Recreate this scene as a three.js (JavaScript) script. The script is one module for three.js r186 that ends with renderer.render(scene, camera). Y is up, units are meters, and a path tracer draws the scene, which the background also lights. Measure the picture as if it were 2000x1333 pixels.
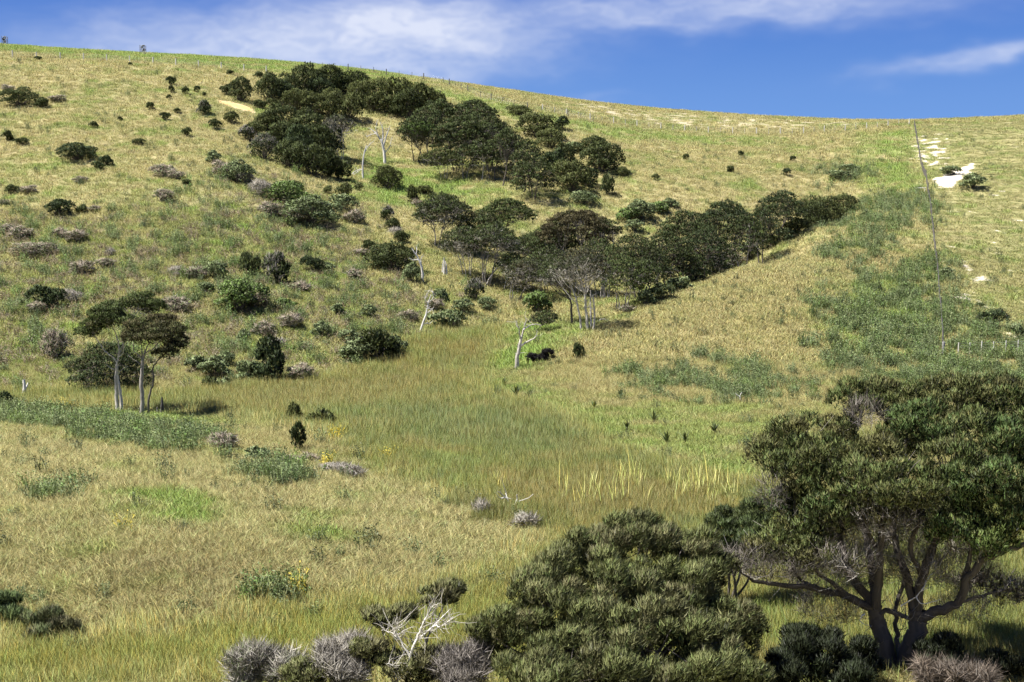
import * as THREE from 'three';
import { createNoise2D } from 'simplex-noise';

// ------------------------------------------------------------------ camera, sky, sun, exposure
const F = 2747, CX = 1000, CY = 666.5, EYE = 12, PITCH = -4.506 * Math.PI / 180;      // focal length and centre on a 2000 x 1333 sheet
const scene = new THREE.Scene();
const camera = new THREE.PerspectiveCamera(2 * Math.atan(CY / F) * 180 / Math.PI, 1024 / 682, 0.5, 3000);
camera.position.set(0, EYE, 0);
camera.rotation.x = PITCH;
const renderer = new THREE.WebGLRenderer({ antialias: true });
renderer.setSize(1024, 682);
renderer.toneMapping = THREE.LinearToneMapping;
renderer.toneMappingExposure = 2.42;
renderer.shadowMap.enabled = true;
const SUN = new THREE.Vector3(-0.46, 0.87, 0.10).normalize();
const sun = new THREE.DirectionalLight(new THREE.Color(1, 0.965, 0.90), 5.0);
sun.name = 'sun';
sun.position.copy(SUN).multiplyScalar(400).add(new THREE.Vector3(0, 0, -150));
sun.target.position.set(0, 0, -150);
sun.castShadow = true;
Object.assign(sun.shadow.camera, { left: -200, right: 200, top: 200, bottom: -200, near: 1, far: 900 });
sun.shadow.mapSize.set(4096, 4096);
scene.add(sun, sun.target);

// ------------------------------------------------------------------ random numbers and noise
function rng(seed) { let s = (seed * 2654435761 + 12345) >>> 0; return () => { s = (s + 0x6d2b79f5) >>> 0; let t = Math.imul(s ^ (s >>> 15), 1 | s); t = (t + Math.imul(t ^ (t >>> 7), 61 | t)) ^ t; return ((t ^ (t >>> 14)) >>> 0) / 4294967296; }; }
const n1 = createNoise2D(rng(11)), n2 = createNoise2D(rng(23)), n3 = createNoise2D(rng(37));
const fbm = (n, x, y, o = 4) => { let s = 0, a = 0.5, t = 0; for (let i = 0; i < o; i++) { s += a * n(x, y); t += a; x = x * 2.03 + 5.1; y = y * 2.03 - 3.7; a *= 0.5; } return s / t; };
const sstep = (a, b, x) => { const t = Math.min(1, Math.max(0, (x - a) / (b - a))); return t * t * (3 - 2 * t); };
const lerp = (a, b, t) => a + (b - a) * t;
const mix3 = (a, b, t) => [lerp(a[0], b[0], t), lerp(a[1], b[1], t), lerp(a[2], b[2], t)];

// ------------------------------------------------------------------ the sky: blue air with thin cirrus all round
{
  const W = 4096, H = 2048, data = new Float32Array(W * H * 4);
  const banks = [   // streaks of cirrus: middle (in degrees of azimuth east of north, elevation), half-lengths, slant, density
    [-11.0, 6.6, 9.5, 1.5, 0.07, 0.62], [-8.0, 8.0, 9.5, 1.1, 0.02, 0.40], [-3.5, 8.3, 5.0, 1.3, -0.12, 0.62], [-17, 5.6, 4.5, 0.9, 0.0, 0.30], [-4.2, 6.3, 3.6, 0.55, 0.02, 0.40],
    [9.5, 8.75, 7.0, 0.75, -0.02, 0.52], [4.5, 8.4, 3.5, 0.35, -0.16, 0.35], [15, 9.6, 9, 0.8, 0.0, 0.40], [19.2, 6.7, 4.2, 0.42, 0.13, 0.50], [3.0, 5.2, 2.2, 0.3, 0.1, 0.12], [-14, 10.5, 12, 0.9, 0.05, 0.35],
  ];
  const low = [0.118, 0.202, 0.350], mid = [0.072, 0.148, 0.322], high = [0.0240, 0.076, 0.258], top = [0.019, 0.057, 0.20];
  for (let r = 0; r < H; r++) {
    const el = ((r + 0.5) / H - 0.5) * Math.PI, e = el * 180 / Math.PI, y = Math.sin(el), c = Math.cos(el);
    const air = e < 3.4 ? mix3(low, mid, sstep(-1, 4.4, e)) : e < 10 ? mix3(mix3(low, mid, sstep(-1, 4.4, e)), high, sstep(3.4, 11, e)) : mix3(mix3(mid, high, sstep(3.4, 11, e)), top, sstep(10, 60, e));
    for (let q = 0; q < W; q++) {
      const o = (r * W + q) * 4, az = ((q + 0.5) / W - 0.5) * 2 * Math.PI, x = Math.cos(az) * c, z = Math.sin(az) * c;
      let k = 0;
      if (e > 0.5) {
        const a = Math.atan2(x, -z) * 180 / Math.PI, u = x / (y + 0.12), v = z / (y + 0.12);
        const w = fbm(n2, u * 0.9, v * 0.9, 3);
        if (Math.abs(a) < 45 && e < 16) {
          const wx = a + 1.6 * fbm(n1, a * 0.22, e * 0.5, 3), wy = e + 0.42 * fbm(n2, a * 0.25 + 9, e * 0.7, 3);
          let s = 0;
          for (const [ca, ce, la, le, sl, dn] of banks) { const dx = (wx - ca) / la, dy = (wy - ce - (wx - ca) * sl) / le; const qq = dx * dx + dy * dy; if (qq < 5) s += dn * Math.exp(-qq * 1.25); }
          const fine = 0.5 + 0.5 * fbm(n3, wx * 0.42 + wy * 0.9, wy * 3.6 - wx * 0.34, 5), broad = 0.5 + 0.5 * fbm(n1, wx * 0.3, wy * 1.1, 3);
          k = s * (0.42 + 0.55 * fine + 0.3 * broad);
        }
        const outside = Math.max(sstep(30, 45, Math.abs(a)), sstep(10, 16, e)) * sstep(3, 8, e);
        if (outside > 0) { const m = fbm(n1, u * 0.7 + 1.2 * w, v * 1.9 + 0.6 * w, 5); k = Math.max(k, outside * 0.7 * sstep(0.02, 0.75, m + 0.12 * w)); }
      }
      k = Math.min(0.9, k);
      data[o] = lerp(air[0], 0.33, k); data[o + 1] = lerp(air[1], 0.35, k); data[o + 2] = lerp(air[2], 0.41, k); data[o + 3] = 1;
    }
  }
  const t = new THREE.DataTexture(data, W, H, THREE.RGBAFormat, THREE.FloatType);
  t.mapping = THREE.EquirectangularReflectionMapping; t.magFilter = t.minFilter = THREE.LinearFilter; t.needsUpdate = true;
  scene.background = t; scene.environment = t;
}

// ------------------------------------------------------------------ survey: sight lines, ground heights
function ray(px, py) { const x = (px - CX) / F, y = (CY - py) / F, s = Math.sin(PITCH), c = Math.cos(PITCH), yy = y * c + s, zz = y * s - c; return [x / -zz, yy / -zz]; }   // x and rise per metre of depth
const survey = [];
for (const [px, py, d] of [
  [0, 770, 103], [330, 800, 93.5], [600, 770, 103], [800, 800, 94], [1000, 850, 82], [1200, 900, 73], [1400, 940, 67], [1100, 1000, 60], [760, 770, 103], [480, 775, 101], [180, 785, 98],
  [900, 720, 115], [960, 650, 128], [1000, 600, 138], [950, 520, 155], [850, 400, 185], [760, 330, 205], [700, 260, 222], [650, 180, 245], [650, 137, 262],
  [0, 600, 125], [0, 500, 143], [0, 400, 163], [0, 300, 185], [0, 200, 213], [0, 92, 255], [200, 600, 126], [200, 500, 143], [200, 400, 161], [200, 250, 200], [200, 107, 256], [-250, 600, 122], [-250, 300, 185], [-250, 70, 255], [-250, 780, 98],
  [400, 740, 108], [400, 600, 127], [400, 450, 153], [400, 300, 189], [400, 200, 220], [400, 119, 258], [600, 730, 111], [600, 600, 130], [600, 450, 158], [600, 350, 183], [750, 650, 124], [750, 500, 153], [520, 500, 148],
  [1000, 400, 184], [1000, 300, 211], [1000, 215, 244], [900, 178, 255], [1100, 217, 255], [1300, 248, 254], [1500, 258, 252], [1700, 248, 257], [800, 155, 264], [900, 165, 272], [1000, 178, 278], [1100, 193, 283], [1200, 205, 285], [1400, 222, 286], [1600, 233, 284], [1750, 237, 276],
  [1200, 400, 190], [1200, 300, 222], [1400, 380, 196], [1400, 300, 227], [1600, 340, 212], [1600, 280, 240], [1150, 640, 128], [1300, 592, 150], [1450, 533, 166], [1580, 455, 186], [1680, 395, 201], [1740, 340, 216],
  [1130, 660, 118], [1200, 625, 124], [1300, 579, 133], [1450, 509, 148], [1580, 448, 169], [1650, 410, 186], [1060, 790, 97], [1250, 760, 102], [1450, 720, 110], [1300, 680, 116], [1500, 600, 130], [1600, 540, 145], [1480, 900, 73], [1500, 800, 92], [1700, 740, 108],
  [1843, 700, 120], [1840, 600, 140], [1820, 450, 170], [1800, 350, 200], [1790, 280, 232], [1785, 240, 258], [2000, 660, 125], [2000, 500, 160], [2000, 400, 185], [2000, 300, 221], [2000, 230, 262], [1700, 500, 156], [1700, 600, 136], [2250, 660, 123], [2250, 400, 183], [2250, 215, 262], [2250, 900, 73],
  [0, 790, 97], [100, 840, 76], [300, 870, 70.5], [500, 900, 67], [700, 930, 66], [300, 1000, 52.5], [200, 1100, 45], [500, 1100, 46], [700, 1050, 51], [900, 1080, 51], [200, 1200, 42], [100, 1280, 39.5], [600, 1250, 40], [900, 1250, 40.5], [-200, 1000, 52], [-250, 860, 74],
  [1740, 1310, 36], [1400, 1100, 51], [1900, 1100, 51], [1300, 1250, 40.5], [2200, 1200, 43],
]) { const [rx, ry] = ray(px, py); survey.push([rx * d, -d, EYE + ry * d]); }
for (const [px, d, y] of [[0, 290, 47.5], [0, 360, 46], [400, 300, 46.5], [400, 370, 43], [700, 300, 44], [700, 380, 38], [1000, 330, 39], [1300, 330, 36], [1500, 330, 34], [1750, 315, 33], [2000, 310, 36], [2000, 380, 36], [1000, 400, 34], [-400, 300, 50], [2400, 300, 38]]) survey.push([(px - CX) / F * d, -d, y]);
survey.push([0, 3, 10.6], [0, -10, 6.6], [0, -20, 2.9], [-30, -10, 6.2], [30, -10, 6.2], [14, -27, 1.2], [-14, -27, 1.0], [0, -30, 0.9], [-40, 4, 10], [40, 4, 10], [-30, -27, 1.3], [30, -27, 1.4], [0, 40, 20], [-90, 40, 22], [90, 40, 22], [-110, -30, 8], [110, -30, 9], [-140, -100, 12], [140, -100, 14], [-190, -200, 34], [190, -200, 34]);
// thin plate through the survey points
const plate = (() => {
  const N = survey.length, M = N + 3, A = Array.from({ length: M }, () => new Float64Array(M + 1)), U = (r2) => (r2 < 1e-9 ? 0 : r2 * Math.log(r2));
  for (let i = 0; i < N; i++) {
    for (let j = 0; j < N; j++) A[i][j] = U((survey[i][0] - survey[j][0]) ** 2 + (survey[i][1] - survey[j][1]) ** 2);
    A[i][i] += 60;
    A[i][N] = A[N][i] = 1; A[i][N + 1] = A[N + 1][i] = survey[i][0]; A[i][N + 2] = A[N + 2][i] = survey[i][1]; A[i][M] = survey[i][2];
  }
  for (let i = 0; i < M; i++) {
    let p = i; for (let k = i + 1; k < M; k++) if (Math.abs(A[k][i]) > Math.abs(A[p][i])) p = k;
    [A[i], A[p]] = [A[p], A[i]];
    for (let k = i + 1; k < M; k++) { const f = A[k][i] / A[i][i]; if (f) for (let j = i; j <= M; j++) A[k][j] -= f * A[i][j]; }
  }
  const w = new Float64Array(M);
  for (let i = M - 1; i >= 0; i--) { let s = A[i][M]; for (let j = i + 1; j < M; j++) s -= A[i][j] * w[j]; w[i] = s / A[i][i]; }
  return (x, z) => { let s = w[N] + w[N + 1] * x + w[N + 2] * z; for (let i = 0; i < N; i++) { const a = x - survey[i][0], b = z - survey[i][1], r = a * a + b * b; if (r > 1e-9) s += w[i] * r * Math.log(r); } return s; };
})();
const GX0 = -150, GX1 = 150, GZ0 = -340, GZ1 = 12, GS = 0.75, GW = Math.round((GX1 - GX0) / GS) + 1, GH = Math.round((GZ1 - GZ0) / GS) + 1, heights = new Float32Array(GW * GH);
{
  const S = 4, cw = Math.ceil(GW / S) + 2, ch = Math.ceil(GH / S) + 2, coarse = new Float32Array(cw * ch);
  for (let j = 0; j < ch; j++) for (let i = 0; i < cw; i++) coarse[j * cw + i] = plate(GX0 + i * S * GS, GZ0 + j * S * GS);
  const cat = (a, b, c, d, t) => b + 0.5 * t * (c - a + t * (2 * a - 5 * b + 4 * c - d + t * (3 * (b - c) + d - a)));
  for (let j = 0; j < GH; j++) for (let i = 0; i < GW; i++) {
    const u = i / S, v = j / S, iu = Math.floor(u), iv = Math.floor(v), g = (a, b) => coarse[Math.min(ch - 1, Math.max(0, b)) * cw + Math.min(cw - 1, Math.max(0, a))];
    const row = (b) => cat(g(iu - 1, b), g(iu, b), g(iu + 1, b), g(iu + 2, b), u - iu);
    let h = cat(row(iv - 1), row(iv), row(iv + 1), row(iv + 2), v - iv);
    const x = GX0 + i * GS, z = GZ0 + j * GS, hill = sstep(0.3, 3.5, h) * (1 - sstep(-30, -8, z)) * (1 - 0.75 * sstep(-235, -252, z));
    h += hill * (0.34 * fbm(n1, x * 0.075, z * 0.075, 3) + 0.13 * fbm(n2, x * 0.33, z * 0.33, 3) + 0.03 * Math.sin(h * 5.5 + 3 * n3(x * 0.05, z * 0.05))) + 0.05 * fbm(n3, x * 0.3, z * 0.3, 2);
    heights[j * GW + i] = h;
  }
}
function ground(x, z) {
  const u = Math.min(GW - 1.001, Math.max(0, (x - GX0) / GS)), v = Math.min(GH - 1.001, Math.max(0, (z - GZ0) / GS)), i = Math.floor(u), j = Math.floor(v), a = u - i, b = v - j, k = j * GW + i;
  return lerp(lerp(heights[k], heights[k + 1], a), lerp(heights[k + GW], heights[k + GW + 1], a), b);
}
function hit(px, py) {                                    // where a sight line meets the ground
  const [rx, ry] = ray(px, py);
  let last = 24;
  for (let d = 24; d < 335; d += 0.4) {
    if (EYE + ry * d < ground(rx * d, -d)) { let a = last, b = d; for (let k = 0; k < 14; k++) { const m = (a + b) / 2; if (EYE + ry * m < ground(rx * m, -m)) b = m; else a = m; } return [rx * b, ground(rx * b, -b), -b]; }
    last = d;
  }
  return null;
}
const at = (px, py, d) => { const [rx, ry] = ray(px, py); return [rx * d, EYE + ry * d, -d]; };
const foot = (px, py, d) => { if (d) { const x = (px - CX) / F * d; return [x, ground(x, -d), -d]; } const p = hit(px, py); if (!p) throw new Error('no ground at ' + px + ' ' + py); return p; };

// ------------------------------------------------------------------ land cover: what grows where, as outlines on the ground
function zone(points, feather, warp = feather) {
  const P = points.map(([a, b, d]) => { const p = d ? foot(a, 0, d) : hit(a, b); if (!p) console.log('zone point off the ground', a, b); return p ? [p[0], p[2]] : null; }).filter(Boolean), m = feather + warp * 1.2;
  const xs = P.map((p) => p[0]), zs = P.map((p) => p[1]), bx = [Math.min(...xs) - m, Math.max(...xs) + m, Math.min(...zs) - m, Math.max(...zs) + m];
  return (x, z) => {
    if (x < bx[0] || x > bx[1] || z < bx[2] || z > bx[3]) return 0;
    let d2 = 1e9, inside = false;
    for (let i = 0, j = P.length - 1; i < P.length; j = i++) {
      const [ax, az] = P[j], [cx, cz] = P[i], ex = cx - ax, ez = cz - az, t = Math.min(1, Math.max(0, ((x - ax) * ex + (z - az) * ez) / (ex * ex + ez * ez + 1e-9))), qx = x - ax - ex * t, qz = z - az - ez * t;
      d2 = Math.min(d2, qx * qx + qz * qz);
      if ((az > z) !== (cz > z) && x < ex * (z - az) / ez + ax) inside = !inside;
    }
    const sd = (inside ? 1 : -1) * Math.sqrt(d2) + warp * fbm(n2, x * 0.9 / Math.max(1, warp), z * 0.9 / Math.max(1, warp), 3);
    return sstep(-feather, feather, sd);
  };
}
const Z = {
  swamp: zone([[-200, 768], [0, 768], [150, 766], [330, 772], [480, 755], [640, 745], [760, 700], [800, 662], [880, 650], [985, 640], [960, 690], [925, 735], [960, 775], [1050, 800], [1130, 835], [1180, 878], [1300, 905], [1400, 935], [1500, 960], [2100, 1000], [2300, 1330], [1250, 1330], [1150, 1120], [1080, 1050], [960, 1000], [830, 950], [720, 905], [640, 850], [480, 822], [330, 806], [0, 792], [-200, 792]], 1.3, 2.0),
  front: zone([[-200, 1255], [150, 1260], [300, 1250], [500, 1215], [700, 1180], [950, 1140], [1120, 1060], [1250, 1330], [-200, 1330]], 1.6, 2.0),
  teal: zone([[640, 810], [860, 800], [1060, 815], [1130, 850], [1160, 885], [1100, 905], [900, 880], [760, 870]], 4, 3),
  brownBank: zone([[230, 1100], [420, 1090], [520, 1130], [420, 1175], [260, 1160]], 1.2, 1.5),
  brown: zone([[1000, 950], [1200, 930], [1420, 960], [1400, 1010], [1150, 1040], [1050, 1010]], 2.5, 2.5),
  brownFar: zone([[520, 750], [760, 735], [900, 690], [905, 745], [760, 800], [480, 815], [400, 790]], 4, 3),
  spur: zone([[1045, 722], [1120, 680], [1300, 600], [1480, 520], [1570, 470], [1625, 470], [1610, 560], [1590, 640], [1560, 700], [1440, 712], [1300, 740], [1190, 790], [1090, 770]], 3, 3),
  bank: zone([[-200, 830], [0, 850], [200, 880], [330, 895], [480, 880], [640, 900], [820, 960], [950, 1010], [1060, 1070], [960, 1120], [700, 1170], [500, 1205], [300, 1235], [-200, 1245]], 1.5, 1.5),
  bandLeft: zone([[-200, 785], [20, 800], [150, 812], [300, 830], [400, 850], [420, 880], [330, 890], [180, 868], [60, 838], [-200, 815]], 1.2, 1.6),
  tuftLeft: zone([[470, 905], [560, 915], [600, 935], [570, 950], [490, 935]], 0.8, 0.8),
  tuftLow: zone([[480, 1165], [560, 1150], [640, 1165], [620, 1195], [540, 1205], [480, 1195]], 0.5, 0.5),
  tuftMid: zone([[50, 960], [160, 950], [190, 975], [120, 990], [60, 985]], 0.7, 0.7),
  weedA: zone([[1655, 420], [1720, 380], [1825, 380], [1835, 420], [1790, 440], [1740, 480], [1690, 510], [1620, 500]], 3, 3),
  weedB: zone([[1590, 610], [1680, 570], [1760, 520], [1835, 510], [1850, 590], [1920, 640], [2100, 690], [2300, 700], [2300, 770], [1700, 765], [1640, 690]], 3.5, 4),
  weedC: zone([[1215, 735], [1330, 715], [1430, 700], [1540, 735], [1560, 775], [1400, 790], [1270, 770]], 2.5, 3),
  weedD: zone([[1600, 340], [1690, 310], [1700, 345], [1620, 365]], 3, 3),
  greenStrip: zone([[1690, 262], [1785, 255], [1800, 350], [1790, 375], [1700, 370], [1670, 330]], 4, 3),
  greenGully: zone([[690, 330], [740, 300], [800, 330], [900, 350], [1000, 380], [900, 400], [820, 390], [740, 400], [690, 360]], 4, 4),
  greenHead: zone([[1000, 640], [1030, 610], [1150, 640], [1110, 668], [1040, 715], [990, 770], [930, 745], [965, 690]], 1.6, 1.6),
  greenRim: zone([[930, 748], [965, 768], [1060, 792], [1140, 835], [1190, 878], [1290, 902], [1340, 890], [1250, 850], [1160, 800], [1090, 780], [1010, 740]], 1.5, 2),
  greenRim2: zone([[1300, 880], [1420, 900], [1480, 930], [1420, 940], [1320, 912]], 1, 1),
  greenRidge: zone([[650, 143], [800, 165], [900, 182], [1000, 205], [1100, 232], [1300, 262], [1500, 270], [1500, 282], [1200, 270], [1000, 230], [850, 190], [700, 165]], 4, 3),
  greenSky: zone([[-300, 0, 250], [0, 0, 249], [200, 0, 250], [400, 0, 252], [640, 0, 254], [800, 0, 256], [800, 0, 310], [-300, 0, 310]], 2.5, 2),
  greenA: zone([[210, 970], [330, 960], [440, 990], [420, 1030], [300, 1025], [220, 1000]], 1.0, 1.2),
  greenB: zone([[560, 1010], [640, 985], [680, 1010], [600, 1030]], 0.8, 0.8),
  greenC: zone([[560, 1040], [700, 1040], [690, 1065], [570, 1060]], 0.6, 0.8),
  greenD: zone([[130, 805], [330, 812], [420, 832], [330, 838], [150, 820]], 1, 1),
  greenRight: zone([[1640, 560], [1720, 545], [1800, 560], [1810, 640], [1720, 690], [1640, 650]], 3, 4),
  greenLow: zone([[1180, 800], [1400, 790], [1600, 800], [1560, 880], [1450, 920], [1300, 890], [1200, 850]], 2.5, 3),
  grazed: zone([[1800, 245], [2000, 235], [2300, 225], [2300, 660], [2000, 650], [1850, 640], [1835, 500], [1820, 400], [1795, 300]], 4, 3),
  bareTrack: zone([[1800, 270], [1830, 262], [1850, 300], [1840, 330], [1800, 318]], 1.8, 3.5),
  slip: zone([[1822, 352], [1850, 337], [1902, 316], [1906, 324], [1882, 345], [1862, 366], [1838, 368]], 0.5, 0.5),
  bareB: zone([[1860, 575], [1890, 570], [1910, 585], [1925, 600], [1880, 598]], 1.0, 1.8),
  bareC: zone([[1885, 510], [1905, 520], [1918, 550], [1900, 552]], 1.0, 1.8),
  bareD: zone([[1950, 652], [2050, 655], [2060, 668], [1960, 664]], 0.8, 1.5),
  ochre: zone([[424, 195], [450, 199], [495, 212], [496, 221], [460, 212], [430, 203]], 0.8, 0.6),
  plateau: zone([[1090, 208], [1200, 230], [1350, 248], [1500, 252], [1700, 243], [1780, 238], [1700, 237.6], [1500, 231], [1300, 218], [1100, 196]], 3, 3),
  lowerLeft: zone([[-200, 420], [250, 430], [480, 330], [640, 400], [800, 560], [820, 640], [700, 690], [500, 735], [0, 755], [-200, 755]], 10, 8),
};
// colours of the growth, linear
const C = {
  straw: [0.385, 0.348, 0.145], strawPale: [0.52, 0.475, 0.245], tan: [0.315, 0.268, 0.118], olive: [0.240, 0.262, 0.068], lime: [0.215, 0.305, 0.055], grass: [0.16, 0.235, 0.045],
  rush: [0.170, 0.186, 0.043], rushBrown: [0.205, 0.172, 0.056], rushTeal: [0.112, 0.148, 0.046], rushYellow: [0.255, 0.262, 0.068], weed: [0.185, 0.220, 0.095], weedDark: [0.120, 0.155, 0.060],
  soil: [0.30, 0.22, 0.12], clay: [0.62, 0.55, 0.42], grey: [0.42, 0.37, 0.29], gravel: [0.36, 0.31, 0.195], ochre: [0.60, 0.38, 0.14],
};
function cover(x, z) {
  const a = fbm(n1, x * 0.045, z * 0.045, 4), b = fbm(n2, x * 0.16, z * 0.16, 3), c = fbm(n3, x * 0.55, z * 0.55, 2), d = -z;
  let green = sstep(-0.05, 0.75, 0.15 + 0.55 * a + 0.45 * b + 0.18 * c), weed = 0, rush = 0, bare = 0, short = 0;
  const q = (k) => Z[k](x, z);
  const lower = q('lowerLeft');
  green = lerp(green, sstep(-0.5, 0.4, 0.22 + 0.4 * a + 0.55 * b + 0.25 * c), lower);
  const spur = q('spur'); green = lerp(green, 0.22 * sstep(-0.2, 0.6, b + 0.4 * c), spur);
  const bank = q('bank'); green = lerp(green, 0.05 + 0.75 * sstep(0.05, 0.75, 0.5 * b + 0.5 * a + 0.35 * c), bank);
  const grazed = q('grazed'); green = lerp(green, 0.45 + 0.4 * sstep(-0.5, 0.5, b + 0.5 * a), grazed * 0.85); short = Math.max(short, grazed * 0.85);
  let lime = 0;
  for (const [k, v] of [['greenStrip', 0.95], ['greenGully', 1], ['greenHead', 1], ['greenRidge', 0.9], ['greenRim', 0.85], ['greenRim2', 0.8], ['greenSky', 0.9], ['greenA', 0.9], ['greenB', 0.75], ['greenC', 0.7], ['greenD', 0.9], ['greenLow', 0.6], ['greenRight', 0.95]]) lime = Math.max(lime, v * q(k) * sstep(-0.75, 0.25, b + 0.5 * c));
  lime = Math.max(lime, 0.8 * sstep(0.30, 0.62, b + 0.25 * c + 0.25 * a) * (1 - spur) * (0.35 + 0.65 * Math.max(lower, sstep(140, 165, d) * 0.4)));
  green = Math.max(green, lime);
  const swamp = q('swamp'), front = q('front');
  rush = Math.max(swamp, front);
  for (const [k, v] of [['bandLeft', 0.85], ['tuftLeft', 0.9], ['tuftLow', 0.6], ['tuftMid', 0.45], ['weedA', 0.9], ['weedB', 0.95], ['weedC', 0.7], ['weedD', 0.75]]) weed = Math.max(weed, v * q(k) * sstep(-0.3, 0.35, n2(x * 0.22 + 40, z * 0.22) + 0.7 * c + 0.1));
  weed = Math.max(weed, 0.6 * lower * sstep(0.16, 0.55, n2(x * 0.2 + 70, z * 0.2) * 0.7 + 0.3 * c));
  bare = Math.max(q('slip'), 0.95 * q('bareTrack') * sstep(-0.15, 0.15, n3(x * 0.5, z * 0.5) + 0.2 * c), q('bareB') * sstep(-0.2, 0.1, b + c), q('bareC') * sstep(-0.2, 0.1, b + c), q('bareD') * sstep(-0.2, 0.1, b + c), q('ochre'), 0.75 * q('plateau') * sstep(-0.3, 0.3, n3(x * 0.25, z * 0.6) + 0.3 * c));
  bare = Math.max(bare, 0.8 * grazed * sstep(0.62, 0.72, n3(x * 0.16 + 5, z * 0.3) * 0.75 + 0.25 * c));
  return { a, b, c, green, lime, rush, swamp, front, weed: weed * (1 - 0.9 * rush), bare, short, spur, bank, lower, grazed, dun: q('brownBank'), teal: q('teal'), brown: Math.max(q('brown'), 0.75 * q('brownFar')), ochre: q('ochre'), slip: q('slip'), plateau: q('plateau') };
}
function grassColour(k, r = 0.5) {
  let col = mix3(mix3(C.straw, C.tan, sstep(0.1, 0.8, k.c * 0.6 - k.b * 0.5 + (r - 0.5))), C.strawPale, 0.55 * sstep(0.1, 0.9, k.a * 0.5 + (r - 0.4)));
  col = mix3(col, C.strawPale, 0.32 * k.bank * (0.4 + 1.2 * r));
  if (k.dun) col = mix3(col, [0.25, 0.185, 0.095], 0.35 * k.dun);
  col = mix3(col, mix3(C.olive, C.grass, 0.25), Math.min(1, k.green * 0.9));
  col = mix3(col, C.lime, k.lime * (0.6 + 0.4 * r));
  if (k.rush > 0) {
    let ru = mix3(C.rush, C.rushBrown, sstep(-0.1, 0.7, k.b + 0.3 * k.a)); ru = mix3(ru, C.rushTeal, 0.6 * sstep(0.15, 0.6, -k.b + 0.3 * k.c)); ru = mix3(ru, C.lime, 0.4 * sstep(0.25, 0.7, k.c + 0.5 * k.a));
    ru = mix3(ru, C.rushTeal, k.teal * 0.55); ru = mix3(ru, C.rushBrown, k.brown * 0.7);
    ru = mix3(ru, C.rushYellow, Math.max(k.front, 0.55 * sstep(0.1, 0.7, k.b)) * 0.55);
    col = mix3(col, ru, k.rush);
  }
  return col;
}

// ------------------------------------------------------------------ names and labels
const used = new Map();
function numbered(name) { const n = used.get(name) || 0; used.set(name, n + 1); return n ? name + '_' + String(n).padStart(3, '0') : name; }
function tag(o, label, category, group, kind) { if (label) o.userData.label = label; if (category) o.userData.category = category; if (group) o.userData.group = group; if (kind) o.userData.kind = kind; return o; }
function thing(name, label, category, pos, group) { const o = new THREE.Group(); o.name = numbered(name); o.position.set(...pos); scene.add(o); return tag(o, label, category, group); }
function part(parent, name, geometry, m) { const o = new THREE.Mesh(geometry, m); o.name = name; o.castShadow = o.receiveShadow = true; parent.add(o); return o; }
const ORD = 'leftmost|second|third|fourth|fifth|sixth|seventh|eighth|ninth|tenth|eleventh|twelfth|thirteenth|fourteenth|fifteenth|sixteenth|seventeenth|eighteenth|nineteenth|twentieth|twenty-first|twenty-second|twenty-third|twenty-fourth'.split('|');
const ordinal = (i) => (i ? ORD[i] + ' from the left' : 'leftmost of them');

// ------------------------------------------------------------------ materials
const M = {
  ground: null,
  blade: new THREE.MeshPhysicalMaterial({ name: 'grass blades', color: 0xffffff, roughness: 0.9, specularIntensity: 0.25, vertexColors: true, side: THREE.DoubleSide, transmission: 0.3, thickness: 0 }),
  leaf: new THREE.MeshPhysicalMaterial({ name: 'small leaves', color: 0xffffff, roughness: 0.85, specularIntensity: 0.35, vertexColors: true, side: THREE.DoubleSide, transmission: 0.18, thickness: 0 }),
  bark: new THREE.MeshStandardMaterial({ name: 'bark', color: 0xffffff, roughness: 0.95, vertexColors: true }),
  wood: new THREE.MeshStandardMaterial({ name: 'weathered timber', roughness: 0.9 }),
  paleWood: new THREE.MeshStandardMaterial({ name: 'pale new timber', roughness: 0.85 }),
  wire: new THREE.MeshStandardMaterial({ name: 'galvanised wire', roughness: 0.5, metalness: 0.8 }),
};
M.wood.color.setRGB(0.13, 0.115, 0.10); M.paleWood.color.setRGB(0.60, 0.57, 0.50); M.wire.color.setRGB(0.4, 0.4, 0.4);

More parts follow.
